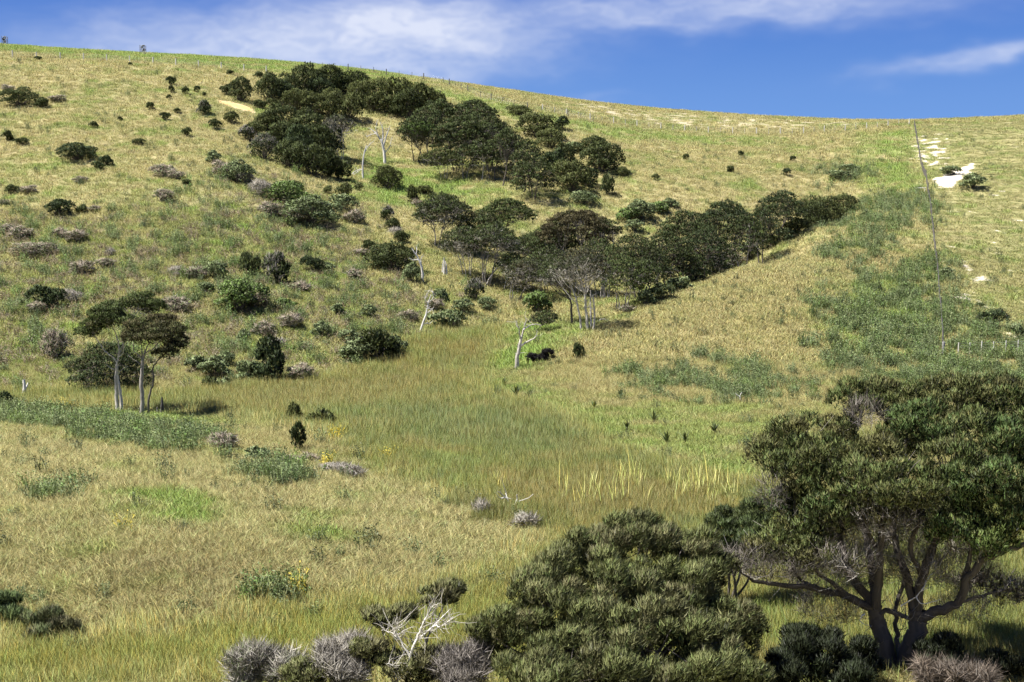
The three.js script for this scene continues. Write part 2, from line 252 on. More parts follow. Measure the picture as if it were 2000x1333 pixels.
// ------------------------------------------------------------------ ground
{
  const X0 = -122, X1 = 122, Zn = -30, Zf = -300, S = 2048, px = new Uint8Array(S * S * 4), bump = new Uint8Array(1024 * 1024 * 4), srgb = (v) => 255 * Math.pow(Math.min(1, Math.max(0, v)), 1 / 2.2);
  const low = 512, grid = [];
  for (let j = 0; j <= low; j++) for (let i = 0; i <= low; i++) { const k = cover(lerp(X0, X1, i / low), lerp(Zn, Zf, j / low)); grid.push([...grassColour(k), k.bare, k.slip, k.ochre, k.plateau, k.weed]); }
  for (let j = 0; j < S; j++) for (let i = 0; i < S; i++) {
    const x = lerp(X0, X1, (i + 0.5) / S), z = lerp(Zn, Zf, (j + 0.5) / S), u = (i + 0.5) / S * low, v = (j + 0.5) / S * low, iu = Math.floor(u), iv = Math.floor(v), fu = u - iu, fv = v - iv, o = (j * S + i) * 4;
    const A = grid[iv * (low + 1) + iu], B = grid[iv * (low + 1) + iu + 1], D = grid[(iv + 1) * (low + 1) + iu], E = grid[(iv + 1) * (low + 1) + iu + 1], g = (c) => lerp(lerp(A[c], B[c], fu), lerp(D[c], E[c], fu), fv);
    const m = n1(x * 1.7, z * 1.7), f = n2(x * 4.1, z * 4.1), bare = g(3) + 0.25 * (f * 0.6 + m * 0.4) * (g(3) > 0.03 ? 1 : 0);
    let col = [g(0) * 0.8, g(1) * 0.8, g(2) * 0.8];
    col = mix3(col, C.soil, 0.25 + 0.2 * m);
    col = mix3(col, C.weed, 0.5 * Math.min(1, g(7)));
    const dirt = mix3(mix3(mix3(mix3(C.grey, C.clay, 0.4 + 0.3 * m), C.gravel, Math.min(1, 1.6 * g(6))), C.clay, g(4)), C.ochre, g(5));
    col = mix3(col, dirt, sstep(0.35, 0.6, bare));
    const k = 1 + 0.22 * f + 0.16 * m;
    px[o] = srgb(col[0] * k); px[o + 1] = srgb(col[1] * k); px[o + 2] = srgb(col[2] * k); px[o + 3] = 255;
  }
  const map = new THREE.DataTexture(px, S, S); map.colorSpace = THREE.SRGBColorSpace;
  for (let j = 0; j < 1024; j++) for (let i = 0; i < 1024; i++) { const h = 128 + 80 * fbm(n3, i * 0.06, j * 0.06, 4), o = (j * 1024 + i) * 4; bump[o] = bump[o + 1] = bump[o + 2] = h; bump[o + 3] = 255; }
  const bm = new THREE.DataTexture(bump, 1024, 1024);
  for (const t of [map, bm]) { t.magFilter = t.minFilter = THREE.LinearFilter; t.wrapS = t.wrapT = THREE.MirroredRepeatWrapping; t.needsUpdate = true; }
  bm.repeat.set(16, 16);
  M.ground = new THREE.MeshStandardMaterial({ name: 'soil and thatch', map, bumpMap: bm, bumpScale: 0.08, roughness: 1 });
  const xs = [], zs = [];
  for (let x = -900; x < -150; x += 50) xs.push(x); for (let x = -150; x <= 150; x += 0.9) xs.push(x); for (let x = 200; x <= 900; x += 50) xs.push(x);
  for (let z = 200; z > 12; z -= 30) zs.push(z); for (let z = 10; z > -340;) { zs.push(z); z -= z > -30 ? 1.5 : z > -110 ? 0.6 : 0.9; } for (let z = -340; z >= -1200; z -= 60) zs.push(z);
  const pos = new Float32Array(xs.length * zs.length * 3), uv = new Float32Array(xs.length * zs.length * 2), idx = [];
  zs.forEach((z, j) => xs.forEach((x, i) => {
    const k = j * xs.length + i, out = Math.max(0, Math.abs(x) - 150) + Math.max(0, -335 - z) * 0.6;
    pos.set([x, ground(x, z) - out * 0.04 - (z > 12 ? -(z - 12) * 0.15 : 0), z], k * 3); uv.set([(x - X0) / (X1 - X0), (z - Zn) / (Zf - Zn)], k * 2);
    if (i && j) { const a = k - xs.length - 1, b = k - xs.length, c = k - 1; idx.push(a, b, c, b, k, c); }
  }));
  const g = new THREE.BufferGeometry(); g.setAttribute('position', new THREE.BufferAttribute(pos, 3)); g.setAttribute('uv', new THREE.BufferAttribute(uv, 2)); g.setIndex(idx); g.computeVertexNormals();
  for (let i = 1, n = g.attributes.normal; i < 2; i++) if (n.getY(0) < 0) throw new Error('ground upside down');
  const o = new THREE.Mesh(g, M.ground); o.name = 'hillside_ground'; o.receiveShadow = o.castShadow = true; scene.add(o);
  tag(o, 'grassy hillsides falling to a rushy valley floor', 'ground', null, 'structure');
}

// ------------------------------------------------------------------ mesh collectors
class Mesher {
  constructor() { this.p = []; this.n = []; this.c = []; }
  tri(a, b, c, n, col, col2) { this.p.push(...a, ...b, ...c); this.n.push(...n, ...n, ...n); const e = col2 || col; this.c.push(...col, ...col, ...e); }
  get count() { return this.p.length / 9; }
  build() { const g = new THREE.BufferGeometry(); g.setAttribute('position', new THREE.Float32BufferAttribute(this.p, 3)); g.setAttribute('normal', new THREE.Float32BufferAttribute(this.n, 3)); g.setAttribute('color', new THREE.Float32BufferAttribute(this.c, 3)); return g; }
  tube(pts, radii, sides, colour, r, flute = 0) {                         // a limb: bends through its points, tapers, bark varies
    let ring = null, side = null;
    for (let i = 0; i < pts.length; i++) {
      const a = pts[Math.max(0, i - 1)], b = pts[Math.min(pts.length - 1, i + 1)], t = norm(sub(b, a));
      let s = side || (Math.abs(t[1]) > 0.9 ? [1, 0, 0] : [0, 1, 0]); s = norm(sub(s, mul(t, dot(s, t)))); side = s;
      const q = cross(t, s), now = [];
      for (let k = 0; k < sides; k++) { const w = k / sides * Math.PI * 2, n = add(mul(s, Math.cos(w)), mul(q, Math.sin(w))); now.push([add(pts[i], mul(n, radii[i] * (1 + 0.18 * (r() - 0.5) + flute * (Math.sin(3 * w + i * 0.25) + 0.7 * Math.sin(7 * w - i * 0.4))))), n]); }
      if (ring) for (let k = 0; k < sides; k++) {
        const l = (k + 1) % sides, v = 0.75 + 0.5 * r(), col = mul(colour, v);
        this.p.push(...ring[k][0], ...ring[l][0], ...now[k][0], ...ring[l][0], ...now[l][0], ...now[k][0]);
        this.n.push(...ring[k][1], ...ring[l][1], ...now[k][1], ...ring[l][1], ...now[l][1], ...now[k][1]);
        for (let m = 0; m < 6; m++) this.c.push(...col);
      }
      ring = now;
    }
  }
}
const add = (a, b) => [a[0] + b[0], a[1] + b[1], a[2] + b[2]], sub = (a, b) => [a[0] - b[0], a[1] - b[1], a[2] - b[2]], mul = (a, k) => [a[0] * k, a[1] * k, a[2] * k], dot = (a, b) => a[0] * b[0] + a[1] * b[1] + a[2] * b[2];
const cross = (a, b) => [a[1] * b[2] - a[2] * b[1], a[2] * b[0] - a[0] * b[2], a[0] * b[1] - a[1] * b[0]], len = (a) => Math.hypot(...a), norm = (a) => { const l = len(a) || 1; return [a[0] / l, a[1] / l, a[2] / l]; };
const sphere = (r) => { const y = 2 * r() - 1, w = r() * 6.2832, s = Math.sqrt(1 - y * y); return [s * Math.cos(w), y, s * Math.sin(w)]; };
function curve(pts, steps, r, wob) {                            // Catmull-Rom through the points, with a little crookedness
  const out = [], v = pts.map((p) => new THREE.Vector3(...p)), c = new THREE.CatmullRomCurve3(v);
  for (let i = 0; i <= steps; i++) { const p = c.getPoint(i / steps).toArray(), k = i && i < steps ? wob : 0; out.push([p[0] + (r() - 0.5) * k, p[1] + (r() - 0.5) * k, p[2] + (r() - 0.5) * k]); }
  return out;
}
const taper = (n, a, b) => Array.from({ length: n }, (_, i) => lerp(a, b, i / (n - 1)));

// Sprays of small leaves over lumps: each lump is { c, r: [rx, ry, rz], col, shape }
function foliage(out, lumps, o, r) {
  const total = lumps.reduce((s, l) => s + Math.pow(l.r[0] * l.r[1] * l.r[2], 2 / 3) * (l.dense || 1), 0);
  for (const l of lumps) {
    const n = Math.round(o.sprays * Math.pow(l.r[0] * l.r[1] * l.r[2], 2 / 3) * (l.dense || 1) / total), tint = 0.85 + 0.3 * r(), k1 = r() * 9, base = l.col || o.col, second = o.second || base;
    for (let i = 0; i < n; i++) {
      let d = sphere(r);
      if (d[1] < (o.under ?? -0.2) && r() < 0.8) d[1] = -d[1];
      const bumpy = 1 + (o.lumpy ?? 0.22) * Math.sin(d[0] * 7 + k1) * Math.sin(d[1] * 6 + k1 * 2) * Math.sin(d[2] * 7 + k1 * 3), f = (0.72 + 0.32 * Math.pow(r(), 0.6)) * bumpy;
      const p = [l.c[0] + d[0] * l.r[0] * f, l.c[1] + d[1] * l.r[1] * f, l.c[2] + d[2] * l.r[2] * f];
      if (o.floor !== undefined && p[1] < o.floor) continue;
      let deep = false;
      for (const m of lumps) if (m !== l) { const a = (p[0] - m.c[0]) / m.r[0], b = (p[1] - m.c[1]) / m.r[1], c = (p[2] - m.c[2]) / m.r[2]; if (a * a + b * b + c * c < 0.5) { deep = true; break; } }
      if (deep && r() < 0.85) continue;
      const outward = norm([d[0] / l.r[0], d[1] / l.r[1], d[2] / l.r[2]]), dir = norm(add(add(mul(outward, o.out ?? 0.7), [0, o.up ?? 0.6, 0]), add(mul(sphere(r), o.stray ?? 0.5), o.wind || [0, 0, 0])));
      const L = (l.size || o.size) * (0.6 + 0.8 * r()), shade = tint * (0.72 + 0.56 * r()), tip = r();
      const col = mul(mix3(base, second, tip < (o.share ?? 0.25) ? r() : 0), shade);
      for (let b = 0; b < (o.blades || 3); b++) {
        const bd = norm(add(dir, mul(sphere(r), o.fan ?? 0.6))), bs = add(p, mul(sphere(r), L * 0.25)), e = add(bs, mul(bd, L)), wv = norm(cross(bd, sphere(r))), w = L * (o.wide ?? 0.3) * (0.7 + 0.6 * r());
        const m = add(bs, mul(bd, L * 0.45)), a1 = add(m, mul(wv, w)), a2 = sub(m, mul(wv, w));
        let fn = cross(bd, wv); if (dot(fn, outward) < 0) fn = mul(fn, -1);
        const nn = norm(add(mul(outward, 0.55), mul(fn, 0.6)));
        if (o.thin) out.tri(add(bs, mul(wv, w)), sub(bs, mul(wv, w)), e, nn, col); else { out.tri(bs, a1, a2, nn, col); out.tri(a1, e, a2, nn, col); }
      }
    }
  }
}
const LEAF = {
  dark: [0.060, 0.080, 0.027], deep: [0.050, 0.072, 0.028], olive: [0.105, 0.118, 0.038], brown: [0.105, 0.088, 0.042], fresh: [0.10, 0.16, 0.035], mid: [0.080, 0.108, 0.032], leafy: [0.185, 0.235, 0.10], leafyPale: [0.28, 0.32, 0.165],
  greyTwig: [0.41, 0.38, 0.325], greyDark: [0.235, 0.21, 0.175], deadBrown: [0.40, 0.325, 0.24], limb: [0.105, 0.088, 0.072], paleBark: [0.46, 0.42, 0.365], greyBark: [0.25, 0.225, 0.20], white: [0.60, 0.57, 0.52], black: [0.022, 0.02, 0.019], yellow: [0.75, 0.55, 0.03],
};

// ------------------------------------------------------------------ flat-topped trees of the groves
function umbrellaTree(label, group, fx, fy, d0, cx, top, wpx, thick, o = {}) {
  const p = foot(fx, fy, d0), d = -p[2], r = rng(Math.round(fx * 7 + top * 13)), k = d / F, tp = at(cx, top, d), H = tp[1] - p[1], R = wpx * k / 2 * 1.05, T = thick * k * (fy ? 1.08 : 1.3), off = [(cx - fx) * k, 0, (r() - 0.5) * 0.6];
  const t = thing(o.name || 'flat_topped_tree', label, 'tree', [p[0], p[1], p[2]], group), leaves = new Mesher();
  const colour = o.col || LEAF.dark, lumps = [], count = o.pads ? o.pads * 3 : Math.max(26, Math.min(90, Math.round(R * R * 10)));
  for (let i = 0; i < count; i++) {
    const q = Math.sqrt((i + 0.5) / count) * 0.86, w = i * 2.39996 + r() * 0.5, pr = Math.min(R * 0.34, 0.46 + 0.34 * r()), ry = Math.min(T * 0.4, pr * (0.42 + 0.14 * r()));
    lumps.push({ c: [off[0] + Math.cos(w) * q * R, H - ry - T * 0.72 * Math.pow(q, 1.7) * (0.75 + 0.5 * r()) - T * 0.3 * r() * r(), off[2] + Math.sin(w) * q * R * 0.95], r: [pr, ry, pr], col: mix3(colour, r() < (o.brownShare ?? 0.14) ? LEAF.brown : LEAF.mid, r() * 0.75), dense: 1 });
  }
  for (let i = 0; i < count * 0.4; i++) { const w = r() * 6.28, q = 0.35 + 0.5 * r(), pr = Math.min(R * 0.34, 0.42 + 0.3 * r()); lumps.push({ c: [off[0] + Math.cos(w) * q * R, H - T * (0.5 + 0.5 * r()), off[2] + Math.sin(w) * q * R], r: [pr, pr * 0.5, pr], col: mix3(colour, LEAF.greyTwig, o.greyShare && r() < o.greyShare ? 0.8 : 0), dense: 0.7 }); }
  const size = Math.max(0.13, 0.00105 * d), sprays = (o.sprays || 46) * 1.5 * R * R / (size * size * 4.6);
  foliage(leaves, lumps, { sprays, size, col: colour, second: LEAF.brown, share: o.brownShare ?? 0.14, up: 0.75, under: -0.05, blades: 3, wide: 0.26, lumpy: 0.3, thin: true, lumpy: 0.42 }, r);
  if (o.greyShare) foliage(leaves, lumps.filter(() => r() < o.greyShare).map((l) => ({ ...l, c: add(l.c, [0, -l.r[1] * 0.9, 0]) })), { sprays: sprays * 0.3, size: size * 2.2, col: LEAF.greyDark, second: LEAF.greyTwig, share: 0.5, up: 0.3, blades: 2, wide: 0.06, under: -1 }, r);
  const trunks = [], paths = [], stems = o.stems || 1 + Math.floor(r() * 3), bark = o.bark || (r() < 0.4 ? LEAF.greyBark : LEAF.limb), tips = [], rad = (o.girth || 0.055) * Math.sqrt(H / 5) * (stems > 2 ? 0.8 : 1);
  for (let i = 0; i < stems; i++) {
    const trunk = new Mesher(), w = i / stems * 6.28 + r(), sp = stems > 1 ? 0.18 + 0.1 * stems * r() : 0, base = [Math.cos(w) * sp, -0.15, Math.sin(w) * sp], hh = H * (0.42 + 0.2 * r()), tip = [lerp(base[0], off[0] + Math.cos(w) * R * 0.45, 0.66), hh, lerp(base[2], off[2] + Math.sin(w) * R * 0.45, 0.66)];
    const mid = [lerp(base[0], tip[0], 0.4) + (r() - 0.5) * 0.3, hh * 0.5, lerp(base[2], tip[2], 0.4) + (r() - 0.5) * 0.3], c = curve([base, mid, tip], 7, r, 0.10);
    trunk.tube(c, taper(c.length, rad * 1.25, rad * 0.65), 7, bark, r); tips.push(tip); paths.push(c); trunks.push([part(t, 'trunk', trunk.build(), M.bark), new Mesher()]);
  }
  for (const l of lumps) {
    let best = tips[0]; for (const q of tips) if (len(sub(q, l.c)) < len(sub(best, l.c))) best = q;
    if (r() < 0.6) continue;
    const at = tips.indexOf(best), boughs = trunks[at][1]; best = paths[at][4 + Math.floor(Math.sqrt(r()) * 4)];
    const e = [l.c[0], l.c[1] - l.r[1] * 0.3, l.c[2]], m = [lerp(best[0], e[0], 0.55), lerp(best[1], e[1], 0.38), lerp(best[2], e[2], 0.55)], c = curve([best, m, e], 5, r, 0.09);
    boughs.tube(c, taper(c.length, rad * 0.5, 0.014), 4, bark, r);
    for (let i = 0; i < 3; i++) { const f = add(l.c, mul(sphere(r), l.r[0] * 1.2)); f[1] = l.c[1] - l.r[1] * 0.2; boughs.tube(curve([c[3], lerp3(c[3], f, 0.5), f], 3, r, 0.06), taper(4, 0.022, 0.009), 3, bark, r); }
  }
  paths.forEach((c, i) => { for (let k = 0; k < (o.snags ?? 3); k++) { const s = c[3 + Math.floor(r() * 4)], w = r() * 6.28, l = H * (0.07 + 0.1 * r()), e = add(s, [Math.cos(w) * l, l * (0.3 + 0.6 * r()), Math.sin(w) * l]); trunks[i][1].tube(curve([s, add(lerp3(s, e, 0.5), mul(sphere(r), 0.1)), e], 4, r, 0.06), taper(5, rad * 0.3, 0.01), 3, bark, r); } });
  for (const [m, b] of trunks) if (b.count) tag(part(m, 'branches', b.build(), M.bark), null, null, null, 'stuff');
  part(t, 'crown', leaves.build(), M.leaf);
  return t;
}
const lerp3 = (a, b, t) => [lerp(a[0], b[0], t), lerp(a[1], b[1], t), lerp(a[2], b[2], t)];

const GA = 'trees of the upper grove', GB = 'trees of the middle grove';
const U = (...a) => umbrellaTree(...a);
U('grey-crowned tree with pale bare trunk at the right edge of the upper bushes', null, 668, 315, 0, 660, 222, 64, 34, { col: [0.09, 0.085, 0.07], greyShare: 0.7, stems: 3, bark: LEAF.paleBark, sprays: 30 });
U('dark tree at the left end of the upper grove beside the dead pale tree', GA, 812, 318, 0, 812, 222, 76, 52, { stems: 2 });
U('flat dark tree topping the upper grove, left of its highest pair', GA, 855, 0, 219, 858, 194, 104, 40, {});
U('flat dark tree topping the upper grove, right of its highest pair', GA, 922, 0, 217, 925, 193, 96, 40, {});
U('bright green topped tree in front of the left end of the upper grove', GA, 832, 318, 0, 818, 236, 66, 26, { col: LEAF.fresh, brownShare: 0, stems: 2 });
U('broadest dark tree in the middle of the upper grove', GA, 890, 338, 0, 898, 222, 120, 66, { stems: 3 });
U('dark tree at the right shoulder of the upper grove', GA, 955, 335, 0, 962, 226, 82, 52, { stems: 2, bark: LEAF.greyBark });
U('tree with slender dark trunk standing apart right of the upper grove', null, 982, 364, 0, 990, 250, 56, 40, { stems: 1, girth: 0.075, bark: LEAF.limb });
U('low spreading tree at the front of the upper grove, shadow at its foot', GA, 868, 350, 0, 862, 288, 78, 34, { stems: 3, col: LEAF.olive });
U('small dark tree filling the front of the upper grove below the broadest crown', GA, 908, 350, 0, 912, 280, 62, 40, { stems: 2 });
U('thin tree with pale stem at the front right of the upper grove', GA, 940, 352, 0, 938, 270, 46, 34, { stems: 1, bark: LEAF.paleBark });
U('tiered dark tree just below the upper grove, behind a denser one', null, 1028, 376, 0, 1030, 268, 62, 56, { stems: 2 });
U('dense dark tiered tree low on the right below the upper grove', null, 1042, 392, 0, 1040, 298, 92, 72, { stems: 2 });
U('dark tree tucked behind the left of the broadest upper grove crown', GA, 842, 0, 212, 842, 212, 84, 56, { stems: 2 });
U('dark tree tucked behind the right of the broadest upper grove crown', GA, 938, 0, 210, 940, 212, 92, 60, { stems: 2 });
U('small dark tree at the lower right corner of the upper grove', GA, 962, 352, 0, 960, 270, 54, 50, { stems: 2 });
U('dark tree half hidden behind the tiered trees right of the upper grove', null, 1006, 0, 200, 1008, 262, 66, 60, { stems: 2 });
// middle grove
U('umbrella tree at the left end of the middle grove with its shadow below', GB, 853, 484, 0, 866, 375, 116, 56, { stems: 2, greyShare: 0.3 });
U('flat bright-topped tree at the back left of the middle grove', GB, 975, 480, 0, 988, 386, 118, 46, { col: LEAF.mid, stems: 2 });
U('round tree on pale split stems at the front left of the middle grove', GB, 914, 542, 0, 906, 440, 88, 46, { stems: 4, bark: LEAF.paleBark, greyShare: 0.3 });
U('tall multi-stemmed tree with grey limbs left of centre in the middle grove', GB, 950, 556, 0, 964, 436, 104, 52, { stems: 5, bark: LEAF.greyBark, greyShare: 0.5 });
U('dark flat tree in the heart of the middle grove', GB, 1028, 545, 0, 1046, 452, 104, 46, { stems: 2 });
U('broad brownish crown at the back of the middle grove', GB, 1122, 0, 150, 1130, 408, 166, 52, { brownShare: 0.75, col: [0.07, 0.062, 0.028], stems: 3 });
U('thin-crowned tree with many bare pale stems behind the middle grove', GB, 1182, 0, 149, 1186, 428, 54, 26, { stems: 5, bark: LEAF.paleBark, pads: 7, sprays: 26 });
U('big pale many-stemmed tree with grey thinning crown at the front of the middle grove', null, 1147, 645, 0, 1132, 480, 116, 66, { stems: 5, bark: LEAF.paleBark, greyShare: 0.9, girth: 0.085, col: [0.07, 0.068, 0.045], sprays: 32 });
U('dark slim-trunked tree just left of the big pale many-stemmed one', null, 1117, 637, 0, 1092, 504, 84, 46, { stems: 1, girth: 0.085, bark: LEAF.limb, greyShare: 0.4 });
U('greyish low tree with forked dark stems in the front of the middle grove', GB, 1006, 588, 0, 1032, 500, 100, 56, { stems: 4, greyShare: 0.8, col: [0.062, 0.062, 0.035], sprays: 34 });
U('small tree with a single pale leaning stem left of the greyish low tree', GB, 984, 568, 0, 1000, 492, 62, 36, { stems: 1, bark: LEAF.paleBark, greyShare: 0.4 });
U('tree on several short pale stems just right of the big pale one', GB, 1216, 606, 0, 1216, 496, 108, 66, { stems: 4, bark: LEAF.greyBark, col: LEAF.mid });
U('rounded dark tree behind the short pale-stemmed one', GB, 1246, 0, 137, 1240, 456, 112, 56, { stems: 3 });
U('slender tree on thin pale stems at the crest of the dry spur', GB, 1252, 590, 0, 1262, 505, 66, 48, { stems: 2, bark: LEAF.greyBark });
U('dark tree filling the gap behind the left of the middle grove', GB, 935, 0, 160, 940, 410, 100, 50, { stems: 2 });
U('dark tree behind the heart of the middle grove', GB, 1080, 0, 152, 1080, 428, 110, 62, { stems: 3 });
U('dark low tree filling the middle of the grove front', GB, 1064, 575, 0, 1070, 480, 90, 62, { stems: 3, greyShare: 0.3 });
U('dark tree behind the big pale many-stemmed one', GB, 1170, 0, 142, 1168, 462, 96, 60, { stems: 3 });
const row = [[1302, 146, 450, 104, 62], [1340, 156, 408, 112, 52], [1372, 149, 440, 100, 66], [1416, 160, 390, 112, 52], [1452, 157, 420, 94, 62], [1486, 164, 404, 70, 52], [1336, 147, 480, 84, 66], [1275, 141, 478, 80, 62], [1400, 153, 462, 84, 60]];
row.sort((a, b) => a[0] - b[0]).forEach(([x, d, top, w, th], i) => U('dark domed tree in the row behind the dry spur, ' + ordinal(i), 'dense row behind the dry spur', x, 0, d, x, top, w, th, { stems: 2, col: i % 2 ? LEAF.dark : LEAF.deep }));
U('dark open tree with a forked trunk at the upper right end of the long grove', null, 1510, 0, 170, 1524, 370, 100, 56, { stems: 2, col: LEAF.deep, girth: 0.07 });
U('small dark umbrella shrub-tree beside the bright green bush below the middle grove', null, 1040, 652, 0, 1064, 606, 54, 26, { stems: 1, girth: 0.04 });
// three trees by the swamp
function drawnTree(label, fx, fy, pads, limbs, o) {             // pads and limbs as sight lines at the distance of the foot
  const p = foot(fx, fy), d = -p[2], k = d / F, r = rng(o.seed), t = thing('flat_topped_tree', label, 'tree', p), leaves = new Mesher(), P = (x, y, q) => sub(at(x, y, d + (q || 0)), p), all = [], small = [];
  for (const [x, y, rx, ry, q] of pads) { const n = Math.round(rx * ry / 38) + 4; for (let i = 0; i < n; i++) { const a = r() * 6.28, e = Math.sqrt(r()), c = P(x + Math.cos(a) * rx * 0.75 * e, y - ry * 0.35 * (1 - e * e) + (r() - 0.5) * ry * 0.9, (q || 0) + Math.sin(a) * rx * k * 0.85 * e), s = (0.36 + 0.24 * r()); small.push({ c, r: [s, s * 0.5, s], col: mix3(o.col, r() < o.brown ? LEAF.brown : LEAF.mid, r() * 0.7) }); } }
  foliage(leaves, small, { sprays: 150 * small.length, size: 0.12, col: o.col, second: LEAF.brown, share: o.brown, up: 0.85, under: -0.1, blades: 3, wide: 0.2, thin: true, lumpy: 0.3 }, r);
  limbs.forEach(([pts, a, b, trunk, col]) => { const m = new Mesher(), c = curve(pts.map(([x, y, q]) => { const w = P(x, y, q); if (y === fy) w[1] = -0.2; return w; }), pts.length * 4, r, 0.05); m.tube(c, taper(c.length, a, b), 7, col || o.bark, r); part(t, trunk ? 'trunk' : 'limb', m.build(), M.bark); all.push(...c.slice(trunk ? Math.floor(c.length * 0.6) : 2)); });
  const tw = new Mesher();
  for (const l of small) { if (r() < 0.3) continue; let b = all[0], bd = 99; for (const q of all) { const e = len(sub(q, l.c)); if (e < bd && q[1] < l.c[1]) { bd = e; b = q; } } if (bd < 3) tw.tube(curve([b, add(lerp3(b, l.c, 0.5), [0, -0.1 * bd, 0]), l.c], 5, r, 0.07), taper(6, 0.026, 0.008), 4, o.twig || o.bark, r); }
  tag(part(t, 'branches', tw.build(), M.bark), null, null, null, 'stuff'); part(t, 'crown', leaves.build(), M.leaf);
}
drawnTree('tall umbrella tree with split white trunk at the swamp edge on the left', 234, 808, [[186, 640, 30, 16], [208, 618, 36, 20, -0.6], [238, 628, 30, 18, -0.8], [262, 598, 36, 18, 0.6], [296, 602, 28, 16, 0.8], [272, 584, 20, 9, 0.8], [222, 604, 26, 12, 0.5], [168, 652, 16, 9, 0.3]],
  [[[[230, 808], [227, 770], [226, 735], [228, 712]], 0.13, 0.085, true], [[[238, 808], [235, 775], [229, 740], [228, 715]], 0.12, 0.07, true], [[[228, 712], [222, 700], [208, 690], [192, 668], [182, 652]], 0.055, 0.02], [[[228, 712], [232, 690], [230, 668], [222, 645], [212, 628]], 0.06, 0.02], [[[229, 705], [238, 680], [246, 655], [258, 625], [270, 605]], 0.06, 0.02, false, LEAF.greyBark], [[[246, 655, 0.3], [266, 632, 0.6], [285, 612, 0.8]], 0.04, 0.018, false, LEAF.greyBark], [[[230, 700], [240, 688, -0.3], [240, 672, -0.4], [236, 660, -0.4]], 0.045, 0.012], [[[227, 725], [214, 718], [206, 712]], 0.03, 0.01], [[[228, 735], [238, 722], [250, 716]], 0.025, 0.01], [[[240, 680], [250, 668], [262, 662]], 0.03, 0.01]], { seed: 601, col: LEAF.mid, brown: 0.15, bark: LEAF.paleBark, twig: LEAF.greyBark });
drawnTree('umbrella tree with grey leaning trunk just right of the white-trunked one', 277, 816, [[275, 645, 30, 20], [310, 634, 36, 20, 0.6], [335, 655, 26, 24, 0.2], [300, 660, 34, 18, -0.8], [345, 678, 20, 12, -0.2], [262, 662, 18, 12, -0.3], [325, 690, 16, 10, -0.5]],
  [[[[274, 816], [278, 788], [276, 755], [277, 722], [279, 704]], 0.14, 0.10, true], [[[289, 816], [291, 775], [300, 742], [297, 722], [308, 704]], 0.075, 0.045, true, LEAF.limb], [[[279, 704], [270, 694], [260, 684], [262, 662]], 0.05, 0.02], [[[279, 704], [284, 685], [294, 665], [305, 645]], 0.06, 0.02], [[[279, 704], [276, 680], [274, 655]], 0.045, 0.02], [[[308, 704], [322, 690], [334, 670]], 0.04, 0.018, false, LEAF.limb], [[[284, 690], [298, 682, 0.4], [316, 660, 0.5]], 0.04, 0.018], [[[278, 720], [266, 706], [254, 698], [248, 690]], 0.03, 0.01]], { seed: 602, col: [0.085, 0.085, 0.032], brown: 0.45, bark: LEAF.greyBark, twig: LEAF.limb });
U('low spreading dark tree behind the two tall swamp-edge umbrella trees', null, 222, 0, 103, 206, 664, 160, 78, { stems: 4, col: LEAF.deep, bark: LEAF.limb });

